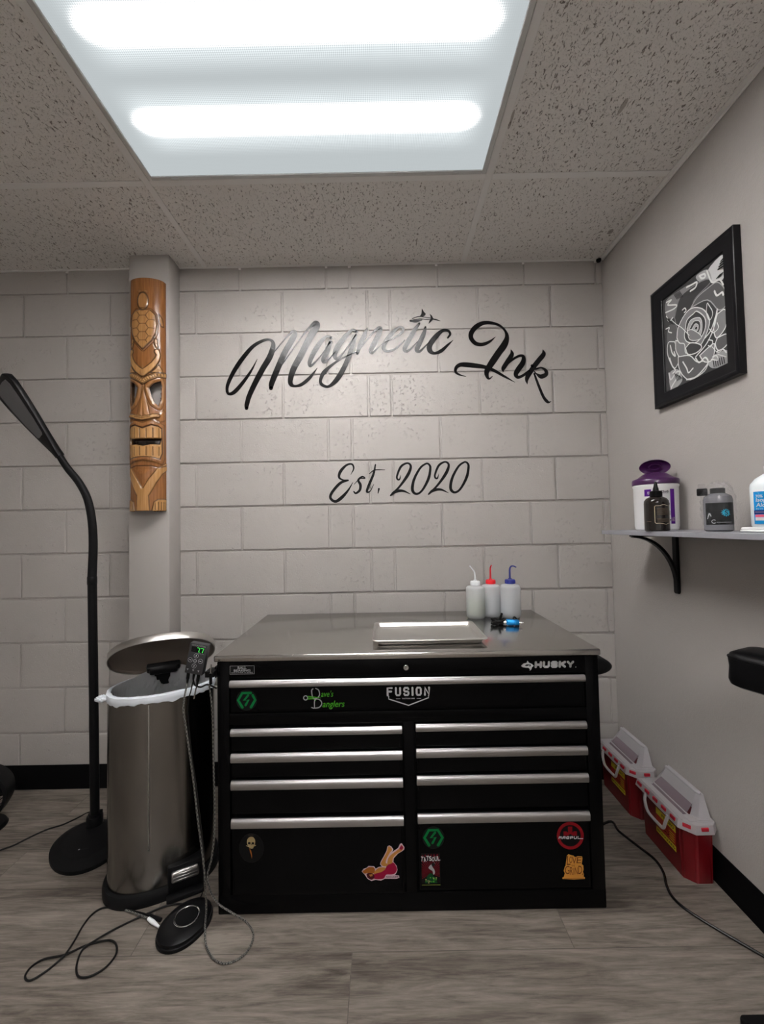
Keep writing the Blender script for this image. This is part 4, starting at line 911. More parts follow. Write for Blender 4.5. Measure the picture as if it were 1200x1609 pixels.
# ================================================================== foot switch and its cable
fs = thing('foot_switch', 'round black foot switch on the floor in front of the bin', 'foot switch', (-.598, -.681, 0))
FC = Vector((-.5985, -.681, 0)); ax = Vector((.43, .90, 0)).normalized()
FM = Matrix(((ax.x, ax.y, 0, FC.x), (ax.y, -ax.x, 0, FC.y), (0, 0, 1, 0), (0, 0, 0, 1)))
bm = B(); add_loft(bm, [oval(.080, .063, .0, 48, 2.1), oval(.081, .064, .003, 48, 2.1), oval(.081, .064, .010, 48, 2.1), oval(.078, .061, .012, 48, 2.1)], M=FM); obj('base', bm, M_BSOFT, fs)
bm = B(); add_loft(bm, [oval(.077, .060, .012, 48, 2.1), oval(.079, .062, .014, 48, 2.1), oval(.078, .061, .020, 48, 2.1), oval(.062, .048, .027, 48, 2.1), oval(.045, .036, .0275, 48)], M=FM); obj('treadle', bm, M_BPLAST, fs)
bm = B(); add_lathe(bm, [(.031, .0272), (.033, .0285), (.035, .0285), (.036, .0272)], 40, M=FM @ Matrix.Translation((.006, 0, 0))); obj('rim_ring', bm, M_CHROME, fs, 'thin bright ring on top')
q = Print(FC + Vector((ax.x * .006, ax.y * .006, .0276)), ax, Vector((-ax.y, ax.x, 0)), (0, 0, 1))
for k in range(8): a = k * PI / 4; q.stroke([(.006 * math.cos(a), .006 * math.sin(a)), (.027 * math.cos(a + .4), .027 * math.sin(a + .4))], M_DGREY, .0018, 0)
q.ring(0, 0, .027, .025, M_DGREY); q.ring(0, 0, .014, .0125, M_DGREY); q.build('emblem', fs, 'dark spoked round emblem')
fc = thing('switch_cable', 'thin black cable looped on the floor left of the foot switch', 'cable', (-.8, -.75, 0))
g = lambda L: [at(20 + cx / 3, 1340 + cy / 3, z=z) for cx, cy, z in L]
bm = B(); add_tube(bm, g([(862, 246, .012), (800, 242, .006), (750, 244, .004), (690, 262, .004), (600, 302, .004), (480, 360, .004), (385, 415, .008), (330, 455, .004), (303, 520, .004), (302, 570, .004), (325, 588, .004), (375, 578, .004), (440, 538, .004), (485, 480, .004), (488, 435, .004), (462, 413, .004), (410, 418, .004), (340, 438, .0035), (245, 480, .004), (150, 500, .004), (90, 535, .004), (60, 575, .004), (66, 600, .004), (95, 597, .004), (160, 556, .004), (222, 505, .004), (248, 478, .009), (290, 415, .004), (330, 345, .004), (372, 292, .004), (418, 262, .004), (472, 256, .004), (530, 268, .004)]), .0026, 8, smooth=6); obj('cable', bm, M_CORD, fc)
bm = B(); add_tube(bm, g([(530, 268, .004), (600, 282, .008), (648, 298, .006)]), .0026, 8, smooth=6); add_tube(bm, g([(645, 297, .006), (698, 317, .006)]), .0055, 12); obj('black_plug', bm, M_BPLAST, fc)
bm = B(); add_tube(bm, g([(530, 270, .005), (580, 285, .005), (638, 310, .0045)]), .0030, 8, smooth=6); obj('branch', bm, M_BRAID, fc)
bm = B(); P_ = g([(640, 310, .0065), (690, 350, .0065)]); add_tube(bm, [P_[0], P_[0].lerp(P_[1], .4), P_[0].lerp(P_[1], .7), P_[1]], [.005, .006, .0045, .003], 12); obj('white_connector', bm, M_WCAP, fc)
sw = thing('hanging_cord', 'thin black cord rising from the foot switch along the bin', 'cord', (-.57, -.64, 0))
bm = B(); add_tube(bm, [at(303, 1421, z=.02), at(311, 1415, z=.012), at(318, 1402, z=.02)] + air_pts([(320.5, 1375), (320, 1340), (314.5, 1290), (307, 1228)], -.665) + air_pts([(299, 1170), (295, 1110), (300, 1085)], -.662) + [pt((-.001, .016, -hh - .012)), pt((-.001, .016, -hh + .001))], .0019, 8, smooth=6); obj('cord', bm, M_CORD, sw)

# ================================================================== floor lamp
lp = thing('floor_lamp', 'black gooseneck floor lamp with a flat paddle head, switched off', 'floor lamp', (-1.13, -.35, 0))
BA = Vector((.62, -.60, 0)).normalized(); LC = Vector((-1.108, -.365, 0)); BMx = Matrix(((BA.x, -BA.y, 0, LC.x), (BA.y, BA.x, 0, LC.y), (0, 0, 1, 0), (0, 0, 0, 1)))
bm = B(); add_loft(bm, [oval(.140, .108, .0, 56, 2.1), oval(.142, .110, .004, 56, 2.1), oval(.142, .110, .014, 56, 2.1), oval(.137, .105, .018, 56, 2.1), oval(.110, .080, .030, 56, 2.1), oval(.10, .072, .0315, 56, 2.1)], M=BMx); lb_ = obj('base', bm, M_BSOFT, lp)
q = Print(LC + Vector((.025, -.052, .0318)), (1, .12, 0), (-.12, 1, 0), (0, 0, 1)); q.disc(-.016, 0, .003, M_GREYP); q.stroke([(-.010, 0), (.014, .001)], M_DGREY, .0035, 0); q.build('badge', lb_, 'faint pale maker mark')
PB = Vector((-1.134, -.287, 0)); bm = B(); add_lathe(bm, [(0, .030), (.028, .030), (.028, .060), (.026, .064), (.022, .064), (.022, .072), (0, .072)], 28, PB); add_box(bm, (PB.x + .018, PB.y - .004, .055), (PB.x + .030, PB.y + .004, .085), .002, 1); obj('socket', bm, M_BPLAST, lp)
pole = [Vector((-1.134, -.287, .06)), Vector((-1.141, -.285, .5)), Vector((-1.149, -.285, .98))]
bm = B(); add_tube(bm, pole, .0160, 20); obj('pole', bm, M_BPLAST, lp)
bm = B(); add_lathe(bm, [(.0158, 0), (.0170, .002), (.0170, .03), (.0158, .032)], 20, pole[-1] - Vector((0, 0, .03))); obj('pole_joint', bm, M_BPLAST, lp)
neck = [pole[-1]] + air_pts([(146.5, 855), (144, 815), (137, 783), (124, 758), (108, 738), (97, 722)], -.285) + [at(92, 712, y=-.29)]
NK = catmull(neck, 6); bm = B(); add_tube(bm, NK, [.0158 - .0035 * i / len(NK) for i in range(len(NK))], 16); obj('gooseneck', bm, M_BSOFT, lp)
hs = at(94, 717, y=-.288); he = at(1, 596, y=-.35); hd = (he - hs).normalized(); HL = (he - hs).length
fn = Vector((-.42, -.86, -.28)); fn = (fn - hd * fn.dot(hd)).normalized(); hw = hd.cross(fn).normalized()
hs = hs + fn * .009
HM = Matrix(((hd.x, hw.x, fn.x, hs.x), (hd.y, hw.y, fn.y, hs.y), (hd.z, hw.z, fn.z, hs.z), (0, 0, 0, 1)))
def paddle(k, z):                                                    # outline of the head: narrow at the neck, broad rounded tip
    half = [(0, .013), (.03, .016), (.10, .032), (.20, .051), (.30, .066), (.36, .071), (.395, .066), (.413, .049), (.418, .020)]; sc = HL / .418
    up__ = [(a * sc, b - k * min(1, b / .03)) for a, b in half]; up__[-1] = (up__[-1][0] - k, up__[-1][1]); return [(a, b, z) for a, b in up__] + [(a, -b, z) for a, b in up__[::-1]]
bm = B(); add_loft(bm, [paddle(.012, -.024), paddle(.003, -.018), paddle(0, -.006), paddle(.002, .001), paddle(.008, .003)], M=HM); hd_ = obj('lamp_head', bm, M_BPLAST, lp)
def panel(z): sc = HL / .418; P_ = [(.115, .016), (.122, .022), (.20, .035), (.30, .046), (.36, .048), (.386, .042), (.392, .016)]; return [(a * sc, b, z) for a, b in P_] + [(a * sc, -b, z) for a, b in P_[::-1]]
bm = B(); add_loft(bm, [panel(.0025), panel(.0045)], M=HM); obj('diffuser', bm, M_LED, hd_, 'unlit grey diffuser panel')
lc = tag(obj('lamp_cord', (lambda bm: (add_tube(bm, [Vector((PB.x - .006, PB.y + .034, .045))] + [at(u, v, z=.003) for u, v in ((141, 1276), (120, 1286), (98, 1296), (75, 1303), (48, 1315), (22, 1328), (0, 1336), (-40, 1352))], .0028, 8, smooth=5), bm)[1])(B()), M_CORD), 'thin black lamp cord running left across the floor', 'cord')

# ================================================================== little floor fan at the left edge
fan = thing('desk_fan', 'small black fan on the floor at the left edge', 'fan', (-1.625, -.27, 0))
fcx = Vector((-1.612, -.262, .128)); FR = Matrix.Translation(fcx) @ Matrix.Rotation(math.radians(22), 4, 'Z') @ Matrix.Rotation(PI / 2, 4, 'X')
bm = B(); add_lathe(bm, [(.094, -.045), (.104, -.042), (.107, 0), (.104, .042), (.094, .045), (.094, .040), (.100, .038), (.102, 0), (.100, -.038), (.094, -.040), (.094, -.045)], 48, M=FR)
cage = obj('cage', bm, M_BPLAST, fan)
bm = B()
for k in range(30):
    a = 2 * PI * k / 30; add_tube(bm, [FR @ Vector((r * math.cos(a + tw), r * math.sin(a + tw), z)) for r, tw, z in ((.018, 0, .052), (.05, .18, .054), (.08, .42, .050), (.098, .62, .042))], .0016, 6)
for r in (.045, .075): add_tube(bm, [FR @ Vector((r * math.cos(w), r * math.sin(w), .053)) for w in np.linspace(0, 2 * PI, 40)], .0013, 6)
add_lathe(bm, [(0, .058), (.018, .056), (.020, .050), (0, .049)], 24, M=FR); obj('front_grille', bm, M_BSOFT, fan)
bm = B()
for k in range(4):
    a = k * PI / 2; add_prism(bm, [(.012, -.012), (.05, -.03), (.085, -.022), (.088, .018), (.05, .026), (.012, .012)], 2, -.002, .002, M=FR @ Matrix.Rotation(a, 4, 'Z') @ Matrix.Rotation(.45, 4, 'X'))
add_lathe(bm, [(0, -.035), (.017, -.035), (.017, .02), (.012, .03), (0, .03)], 20, M=FR); obj('blades', bm, M_BSOFT, fan)
bm = B(); add_loft(bm, [[(x + fcx.x, y + fcx.y, z) for x, y, z in oval(*a, 40)] for a in ((.098, .072, 0), (.100, .074, .006), (.094, .068, .016), (.055, .042, .022), (.05, .035, .034))]); obj('base', bm, M_BPLAST, fan)

# ================================================================== shelf with bottles
SZ = 1.1265; SY0, SY1, SX = -1.30, -.312, .848
sh_ = thing('wall_shelf', 'pale grey wall shelf on a curved black bracket', 'shelf', (XR, -.8, SZ - .018))
bm = B(); add_box(bm, (SX, SY0, SZ - .0150), (XR - .001, SY1, SZ), .001, 1); obj('board', bm, M_SHELF, sh_)
def bracket(y, label=None):
    bm = B(); w = .011
    add_prism(bm, [(XR - .0125, SZ - .0155), (XR - .0010, SZ - .0155), (XR - .0010, SZ - .222), (XR - .004, SZ - .228), (XR - .0095, SZ - .228), (XR - .0125, SZ - .222)], 1, y - w, y + w, .0015, 1)
    add_box(bm, (XR - .165, y - w, SZ - .0225), (XR - .001, y + w, SZ - .0153), .0012, 1)
    arc = []
    for k in range(13):
        a = PI / 2 * k / 12; arc.append((XR - .158 + .150 * math.sin(a), SZ - .0225 - .180 * (1 - math.cos(a))))
    o1 = [(x - .0035, z - .0035) for x, z in arc]; i1 = [(x + .0035, z + .0035) for x, z in arc]
    add_prism(bm, o1 + i1[::-1], 1, y - w * .85, y + w * .85, .001, 1); return obj('bracket', bm, M_BPLAST, sh_, label)
bracket(-.437); bracket(-1.12)
def cyl(bm, prof, x, y, z, M=None, **k): add_lathe(bm, prof, 40, (x, y, z), **k)
def wrap_print(cx, cy, z0, r, az0, cam_dir=None):
    """returns f(s, t): s metres around, t metres up, on a cylinder; az0 = azimuth of s = 0"""
    return lambda s_, t_: Vector((cx + r * math.cos(az0 + s_ / r), cy + r * math.sin(az0 + s_ / r), z0 + t_))
class Wrap(Print):
    def __init__(s, cx, cy, z0, r, az0, step=.0001): super().__init__((0, 0, 0), (1, 0, 0), (0, 0, 1), (0, -1, 0), step); s.c = (cx, cy, z0, r, az0)
    def P(s, p):
        cx, cy, z0, r, az = s.c; a = az + p[0] / r; rr = r + s.h; return Vector((cx + rr * math.cos(a), cy + rr * math.sin(a), z0 + p[1]))
    def tri(s, pts, tris, m):
        i = s.mi(m); V = [s.bm.verts.new(s.P(p)) for p in pts]
        for tr_ in tris:
            try: f = s.bm.faces.new([V[k] for k in tr_]); f.material_index = i
            except ValueError: pass
    def rect(s, x0, y0, x1, y1, m, r=0):
        s.up(); n = max(2, int((x1 - x0) / .004)); pts = []
        for k in range(n + 1): pts += [(x0 + (x1 - x0) * k / n, y0), (x0 + (x1 - x0) * k / n, y1)]
        s.tri(pts, [(2 * k, 2 * k + 2, 2 * k + 3, 2 * k + 1) for k in range(n)], m)
def az_cam(x, y, off=0): return math.atan2(EYE.y - y, EYE.x - x) + math.radians(off)
# wipes tub
TX, TY, TR = .975, -.447, .0675; tub = thing('wipes_tub', 'large white wipes tub with open purple lid on the shelf', 'tub', (TX, TY, SZ))
bm = B(); cyl(bm, [(0, .0005), (TR - .006, .0005), (TR - .002, .004), (TR - .001, .012), (TR, .015), (TR + .001, .150), (TR + .003, .153), (TR + .003, .158), (TR + .001, .160), (TR + .001, .168), (0, .168)], TX, TY, SZ); obj('body', bm, M_WTUB, tub)
bm = B(); cyl(bm, [(TR + .0015, .160), (TR + .0045, .161), (TR + .0045, .176), (TR + .002, .180), (TR - .010, .184), (TR - .030, .199), (TR - .034, .2005), (TR - .036, .197), (0, .196)], TX, TY, SZ); tl = obj('lid', bm, M_PURPLE, tub, 'purple screw lid')
d_ = (Vector((EYE.x, EYE.y, 0)) - Vector((TX, TY, 0))).normalized(); FMx = Matrix.Translation(Vector((TX, TY, SZ + .203)) - d_ * .018) @ Matrix.Rotation(math.atan2(-d_.y, -d_.x), 4, 'Z') @ Matrix.Rotation(math.radians(-52), 4, 'Y') @ Matrix.Translation((-.028, 0, 0.0))
bm = B(); 
fl_ = Matrix.Translation(Vector((TX, TY, SZ + .225)) - d_ * .030) @ d_.to_track_quat('Z', 'Y').to_matrix().to_4x4() @ Matrix.Rotation(math.radians(20), 4, 'X')
nn = Vector((d_.x * .88, d_.y * .88, -.42)).normalized(); fl_ = Matrix.Translation(Vector((TX, TY, SZ + .2265)) - d_ * .018) @ nn.to_track_quat('Z', 'Y').to_matrix().to_4x4()
add_lathe(bm, [(0, -.010), (.030, -.010), (.046, -.004), (.048, .002), (.047, .004), (.044, .003), (.034, -.004), (0, -.005)], 40, M=fl_, sx=1.0, sy=.60); add_lathe(bm, [(.014, -.004), (.017, .004), (.0185, .004), (.0195, -.004)], 24, M=fl_, sy=.6)
add_box(bm, (TX - d_.x * .018 - .012, TY - d_.y * .018 - .012, SZ + .196), (TX - d_.x * .018 + .012, TY - d_.y * .018 + .012, SZ + .206), .003, 2); obj('flip_cap', bm, M_PURPLE, tl)
q = Wrap(TX, TY, SZ, TR + .0008, az_cam(TX, TY)); q.rect(-.034, .118, -.013, .142, M_PPURPLE); q.text('PDI', -.0245, .124, -.017, .134, M_WHITE, .03); q.text('Sani-Cloth', -.0080, .128, .040, .137, M_TEXTBLK, .02); q.rect(-.004, .1255, .040, .1262, M_GREYP)
q.rect(.044, .022, .060, .141, M_PPURPLE); q.text('160', .0455, .03, .0585, .045, M_PINKW)
q.ring(.0335, .090, .0075, .0065, M_TEXTBLK); q.stroke([(.030, .091), (.033, .0865), (.0385, .095)], M_TEXTBLK, .0015, 0)
for k in range(2): q.rect(.026, .078 - k * .012, .042, .0787 - k * .012, M_GREYP)
q.rect(.038, .052, .0415, .066, M_GREYP); q.poly([(.034, .040), (.037, .036), (.0385, .033), (.0425, .033), (.0435, .036), (.0395, .0375), (.036, .041)], M_TEXTBLK); q.build('label', tub, 'white printed label with purple blocks')
# dark drip bottle
DX, DY, DRr = .874, -.603, .0345; db = thing('drip_bottle', 'dark bottle with black twist nozzle in front of the wipes tub', 'bottle', (DX, DY, SZ))
bm = B(); cyl(bm, [(0, .0004), (DRr - .003, .0004), (DRr, .003), (DRr, .088), (DRr * .97, .096), (DRr * .82, .104), (DRr * .55, .109), (DRr * .42, .111), (0, .111)], DX, DY, SZ); obj('body', bm, M_BROWNB, db)
bm = B(); cyl(bm, [(0, .1085), (.0155, .1085), (.0165, .110), (.0165, .1265), (.0150, .128), (.0085, .129), (.0078, .136), (.0060, .142), (.0036, .156), (.0022, .158), (0, .158)], DX, DY, SZ)
for k in range(24): a = k * PI / 12; add_box(bm, (-.0005, -.0005, .1105), (.0005, .0005, .126), M=Matrix.Translation((DX + .0167 * math.cos(a), DY + .0167 * math.sin(a), SZ)))
obj('nozzle_cap', bm, M_BPLAST, db)
q = Wrap(DX, DY, SZ, DRr + .0003, az_cam(DX, DY)); O_ = [(-.005, .028), (-.005, .078), (-.002, .080), (.010, .080), (.016, .083), (.024, .083), (.030, .080), (.042, .079), (.042, .024), (.034, .025), (.026, .021), (.018, .024), (.008, .025), (-.002, .025)]
q.stroke(O_ + O_[:1], M_TAN, .0018, 0)
for k in range(7): q.rect(.001, .070 - k * .0032, .036, .0722 - k * .0032, M_DTAN)
for k in range(4): q.rect(.001, .038 - k * .0032, .036, .0402 - k * .0032, M_DTAN)
q.rect(-.030, .030, -.014, .032, M_DTAN); q.build('label', db, 'black label with a tan outline')
# wrapped bottle
WX, WY, WR = .947, -.757, .0335; wb = thing('wrapped_bottle', 'small black and blue labelled bottle in clear plastic wrap on the shelf', 'bottle', (WX, WY, SZ))
bm = B(); cyl(bm, [(0, .001), (WR - .004, .001), (WR, .004), (WR, .088), (WR * .92, .099), (WR * .6, .106), (WR * .45, .108), (0, .108)], WX, WY, SZ); obj('body', bm, mat('smoky_bottle', (.17, .17, .185), .2), wb)
bm = B(); cyl(bm, [(0, .107), (.0175, .107), (.0175, .1205), (.016, .122), (0, .122)], WX, WY, SZ); obj('cap', bm, M_BPLAST, wb)
q = Wrap(WX, WY, SZ, WR + .0003, az_cam(WX, WY)); q.rect(-.032, .019, .044, .080, M_PBLACK)
for k in range(12):
    a = k * PI / 6; q.poly([(.017 + .006 * math.cos(a - .35), .052 + .006 * math.sin(a - .35)), (.017 + .0125 * math.cos(a), .052 + .0115 * math.sin(a)), (.017 + .006 * math.cos(a + .35), .052 + .006 * math.sin(a + .35))], M_CYAN)
q.disc(.017, .052, .0078, M_CYAN); q.text('S', .0135, .046, .0215, .0585, M_PBLACK, .02); q.poly([(-.028, .03), (-.026, .052), (-.019, .058), (-.014, .05), (-.015, .038), (-.021, .03)], M_DGREY, 3); q.stroke([(-.025, .036, .002), (-.02, .05, .004), (-.016, .043, .002)], M_GREYP); q.ring(-.010, .028, .0055, .0038, M_GREYP, a0=40, a1=320)
q.rect(.0, .0305, .036, .0315, M_DGREY); q.rect(-.004, .0255, .030, .0265, M_GREYP); q.build('label', wb, 'black label with a cyan burst')
bm = B(); sx_ = math.atan2(EYE.y - WY, EYE.x - WX) - PI / 2; T_ = Matrix.Translation((WX, WY, SZ)) @ Matrix.Rotation(sx_ + PI, 4, 'Z')
add_box(bm, (-.047, -.012, .102), (-.022, .008, .123), .003, 2, M=T_); obj('dropper_cap', bm, M_BPLAST, wb)
bm = B(); t2 = bmesh.new(); bmesh.ops.create_icosphere(t2, subdivisions=5, radius=1)
for v in t2.verts:
    p_ = v.co.copy(); e_ = 3.; k_ = (abs(p_.x) ** e_ + abs(p_.y) ** e_ + abs(p_.z) ** e_) ** (-1 / e_); p_ *= k_
    cr = .0016 * (math.sin(p_.x * 7 + p_.z * 11) * math.sin(p_.y * 9 + p_.z * 5 + 1) + .6 * math.sin(p_.z * 21 + p_.x * 13)); top_ = max(0, p_.z - .55); v.co = Vector((p_.x * (.0395 - top_ * .020) + cr, p_.y * (.0375 - top_ * .03) + cr, .0700 + p_.z * .0690 + (cr * 2 if p_.z > .5 else 0)))
merge(bm, t2, T_); add_box(bm, (-.044, -.002, .122), (-.026, .001, .136), .0008, 1, M=T_ @ Matrix.Rotation(.0, 4, 'Y')); add_prism(bm, [(.006, .120), (.012, .119), (.026, .140), (.020, .138)], 1, -.001, .001, M=T_); obj('plastic_wrap', bm, M_CLEARBAG, wb, 'crinkled clear plastic wrap', angle=0)
# alcohol bottle on folded towels
AX, AY = .967, -.905
ft = tag(obj('folded_towel', (lambda bm: (add_box(bm, (AX - .046, AY - .06, SZ + .0003), (AX + .062, AY + .05, SZ + .0065), .003, 3), add_box(bm, (AX - .044, AY - .058, SZ + .0062), (AX + .060, AY + .049, SZ + .0125), .003, 3), bm)[2])(B()), M_WTUB), 'folded white paper towel under the white bottle', 'paper towel')
al = thing('alcohol_bottle', 'white bottle with blue label at the right end of the shelf', 'bottle', (AX, AY, SZ + .0125)); AZ = SZ + .0128
arot = az_cam(AX, AY, 0) + PI / 2; AM = Matrix.Translation((AX, AY, AZ)) @ Matrix.Rotation(arot, 4, 'Z')
bm = B(); add_loft(bm, [oval(.041, .028, 0, 48, 2.6), oval(.044, .031, .004, 48, 2.6), oval(.045, .032, .10, 48, 2.6), oval(.0435, .031, .108, 48, 2.5), oval(.034, .026, .121, 48, 2.3), oval(.020, .018, .131, 48, 2.1), oval(.0125, .0125, .135, 48, 2), oval(.0125, .0125, .140, 48, 2)], M=AM); obj('body', bm, M_BOTW, al)
bm = B(); cyl(bm, [(0, .136), (.0155, .136), (.0158, .151), (.0148, .153), (0, .153)], AX, AY, AZ); obj('cap', bm, M_WTUB, al)
class Oval(Wrap):
    def __init__(s, M, rx, ry, e): super().__init__(0, 0, 0, 1, 0); s.M, s.rx, s.ry, s.e = M, rx, ry, e
    def P(s, p):
        x = p[0]; rx, ry = s.rx + s.h, s.ry + s.h; y = -ry * max(0, 1 - abs(x / rx) ** s.e) ** (1 / s.e); return s.M @ Vector((x, y - .0003, p[1]))
ft_ = AM if (AM.to_3x3() @ Vector((0, -1, 0))).dot(EYE - Vector((AX, AY, EYE.z))) > 0 else AM @ Matrix.Rotation(PI, 4, 'Z')
q = Oval(ft_, .0452, .0322, 2.6); q.rect(-.037, .008, .036, .088, M_BLUE); q.poly([(-.031, .088), (-.027, .083), (.026, .083), (.031, .088)], M_WHITE)
q.text('70%', -.033, .073, -.020, .080, M_WHITE, .02); q.text('Isopropyl', -.033, .060, .012, .072, M_WHITE, .02, .1); q.text('Alcohol', -.033, .050, .005, .060, M_WHITE, .02, .1); q.text('first aid antiseptic', -.033, .043, .025, .047, M_WHITE)
q.rect(-.037, .032, .036, .042, M_NAVY); q.rect(-.035, .0385, .02, .0393, M_GREYP); q.rect(-.035, .0355, .01, .0363, M_GREYP); q.rect(-.035, .025, .034, .031, M_PINK); q.rect(-.035, .0165, .034, .0242, M_WHITE); q.build('label', al, 'blue label with navy, pink and white bands')

# ================================================================== framed rose print
pf = thing('framed_print', 'black framed black-and-white rose print on the right wall', 'framed print', (XR, -.566, 1.8))
y0, y1, z0, z1 = -.7525, -.3785, 1.5775, 2.0135
def mould(bm):
    prof_ = [(0, 0), (.0215, 0), (.0235, .003), (.0235, .010), (.0215, .013), (.0205, .016), (.0160, .046), (.0130, .049), (0, .049)]     # (off the wall, inwards)
    L = []
    for dx, k in prof_: L.append([(XR - .0008 - dx, y0 + k, z0 + k), (XR - .0008 - dx, y1 - k, z0 + k), (XR - .0008 - dx, y1 - k, z1 - k), (XR - .0008 - dx, y0 + k, z1 - k)])
    V = [[bm.verts.new(p_) for p_ in lp_] for lp_ in L]
    for A_, B_ in zip(V, V[1:] + V[:1]):
        for k in range(4): bm.faces.new((A_[k], A_[(k + 1) % 4], B_[(k + 1) % 4], B_[k]))
    bmesh.ops.recalc_face_normals(bm, faces=bm.faces)
bm = B(); mould(bm); obj('frame', bm, mat('black_lacquer_frame', (.004, .004, .0055), .3, spec=.2), pf)
AXp = XR - .0105
q = Print((AXp, 0, 0), (0, -1, 0), (0, 0, 1), (-1, 0, 0), .00004)
iy0, iy1, iz0, iz1 = -y1 + .047, -y0 - .047, z0 + .047, z1 - .047
GR = [flat(f'ink_grey_{k}', (k, k, k + 1), .35) for k in (38, 66, 96, 130, 168, 205)]; WH = flat('ink_white', (222, 224, 222), .35)
q.rect(iy0, iz0, iy1, iz1, GR[1])
def A(cx, cy): v = at(1000 + cx / 5.03, 340 + cy / 5.03, x=AXp); return (min(max(-v.y, iy0), iy1), min(max(v.z, iz0), iz1))
def pet(P_, fill, edge=None, w=.0034, sm_=4): q.poly([A(*a) for a in P_], fill, sm_); (q.stroke([A(*a) for a in P_] + [A(*P_[0])], edge, w, 4) if edge else None)
def st(P_, w=.0028, m=None): q.stroke([A(*a) for a in P_], m or WH, w, 5)
pet([(232, 668), (330, 590), (420, 540), (400, 600), (330, 700), (300, 800), (235, 790)], GR[3]); pet([(560, 430), (688, 300), (690, 480), (640, 510), (590, 520)], GR[5]); pet([(470, 470), (560, 420), (590, 510), (500, 520)], GR[4])
pet([(245, 880), (310, 860), (330, 960), (270, 1010), (245, 1060)], GR[2]); pet([(260, 1240), (330, 1210), (360, 1300), (275, 1370)], GR[4]); pet([(560, 1140), (640, 1080), (720, 1060), (722, 1165), (600, 1200)], GR[4])
pet([(300, 800), (340, 650), (420, 570), (540, 500), (585, 520), (470, 640), (430, 720), (380, 790), (330, 900)], GR[1], GR[3]); pet([(430, 720), (480, 640), (560, 570), (640, 520), (705, 590), (712, 690), (650, 740), (560, 660)], GR[2], GR[4]); pet([(640, 770), (700, 735), (712, 830), (690, 900), (630, 960), (610, 870)], GR[3], WH)
pet([(300, 990), (250, 1000), (248, 1100), (300, 1200), (340, 1110)], GR[2], WH); pet([(310, 980), (390, 1010), (400, 1110), (350, 1120), (312, 1060)], GR[3], WH); pet([(330, 1110), (420, 1100), (480, 1150), (560, 1140), (540, 1220), (430, 1290), (370, 1260), (335, 1190)], GR[2], WH); pet([(500, 1100), (600, 1010), (620, 1030), (600, 1130), (540, 1150)], GR[3], WH); pet([(640, 960), (715, 930), (718, 1010), (650, 1060), (625, 1010)], GR[2], WH)
pet([(320, 960), (330, 880), (380, 780), (440, 725), (520, 730), (570, 790), (575, 860), (540, 960), (490, 1040), (440, 1060), (390, 1080), (380, 1010), (340, 1000)], GR[3], WH, .0034)
pet([(385, 900), (400, 820), (450, 770), (480, 750), (540, 800), (545, 880), (510, 960), (460, 1000), (400, 990), (380, 950)], GR[1], WH); pet([(400, 890), (430, 820), (500, 800), (520, 860), (505, 940), (450, 960), (410, 940)], GR[4], WH, .0022); pet([(420, 890), (455, 830), (500, 830), (505, 890), (470, 940), (430, 930)], GR[1], WH, .0020); pet([(440, 890), (465, 850), (490, 860), (485, 900), (455, 920)], GR[4], WH, .0016); pet([(460, 885), (475, 868), (484, 880), (472, 898)], GR[0], WH, .0012)
pet([(390, 1040), (430, 1000), (500, 1010), (515, 1040), (470, 1080), (410, 1090)], GR[1], WH); pet([(405, 905), (440, 895), (500, 930), (515, 960), (470, 980), (420, 970)], GR[3], WH, .0022)
st([(545, 960), (590, 900), (625, 800), (642, 730), (620, 860), (560, 1000), (470, 1110)], .004); st([(560, 690), (555, 760), (580, 820), (605, 760), (565, 685)]); st([(640, 840), (650, 880), (610, 920), (580, 890)]); st([(570, 975), (605, 985), (590, 1030), (570, 1020)], .0032); st([(600, 1030), (650, 1075), (720, 1010)], .0022)
st([(235, 890), (262, 880), (255, 910), (280, 920)], .004); st([(270, 1020), (285, 1080), (310, 1105), (300, 1070)], .005); st([(365, 740), (385, 725), (395, 745), (380, 760)], .004); st([(280, 820), (320, 855), (360, 880), (420, 940)], .0024); st([(265, 1120), (285, 1180), (310, 1215), (290, 1240)], .005); st([(260, 1240), (275, 1290), (320, 1230), (345, 1240), (285, 1340), (275, 1370)], .006)
st([(470, 1120), (500, 1155), (545, 1115), (570, 1150), (540, 1200), (470, 1270), (400, 1290)], .005); st([(370, 1150), (400, 1200), (415, 1235), (450, 1200)], .005); st([(500, 470), (540, 455), (545, 480), (520, 490), (505, 475)], .006); st([(400, 560), (440, 540), (480, 520), (470, 560), (430, 590)], .006); st([(620, 590), (640, 625), (680, 600), (690, 620)], .006); st([(560, 430), (600, 520), (660, 500), (690, 540)], .005)
st([(235, 760), (300, 730), (320, 700), (250, 700), (280, 660), (240, 680)], .005); st([(240, 790), (262, 830), (290, 800)], .005)
for k in range(6): st([(300 + k * 9, 615 - k * 5), (325 + k * 9, 655 - k * 4)], .0022, GR[0]); st([(305 + k * 8, 1240 + k * 4), (325 + k * 8, 1300 - k * 4)], .0022, GR[0]); st([(610 + k * 17, 1140 - k * 6), (618 + k * 17, 1190 - k * 6)], .003, GR[0]); st([(240 + k * 7, 800 + k * 5), (262 + k * 7, 835 + k * 4)], .002, GR[0])
for k in range(4): st([(650 + k * 8, 420 - k * 22), (690, 395 - k * 20)], .004, GR[0]); st([(640 + k * 9, 490 - k * 6), (665 + k * 9, 460 - k * 6)], .003, GR[0])
st([(600, 1130), (650, 1135), (640, 1100), (610, 1110)], .004); st([(650, 1090), (715, 1110)], .003); st([(640, 1070), (690, 1050), (718, 1075)], .004)
q.build('rose_print', pf, 'black-and-white drawing of a rose')
bm = B(); add_box(bm, (XR - .0100, y0 + .03, z0 + .03), (XR - .0008, y1 - .03, z1 - .03)); obj('backing', bm, M_PBLACK, pf)

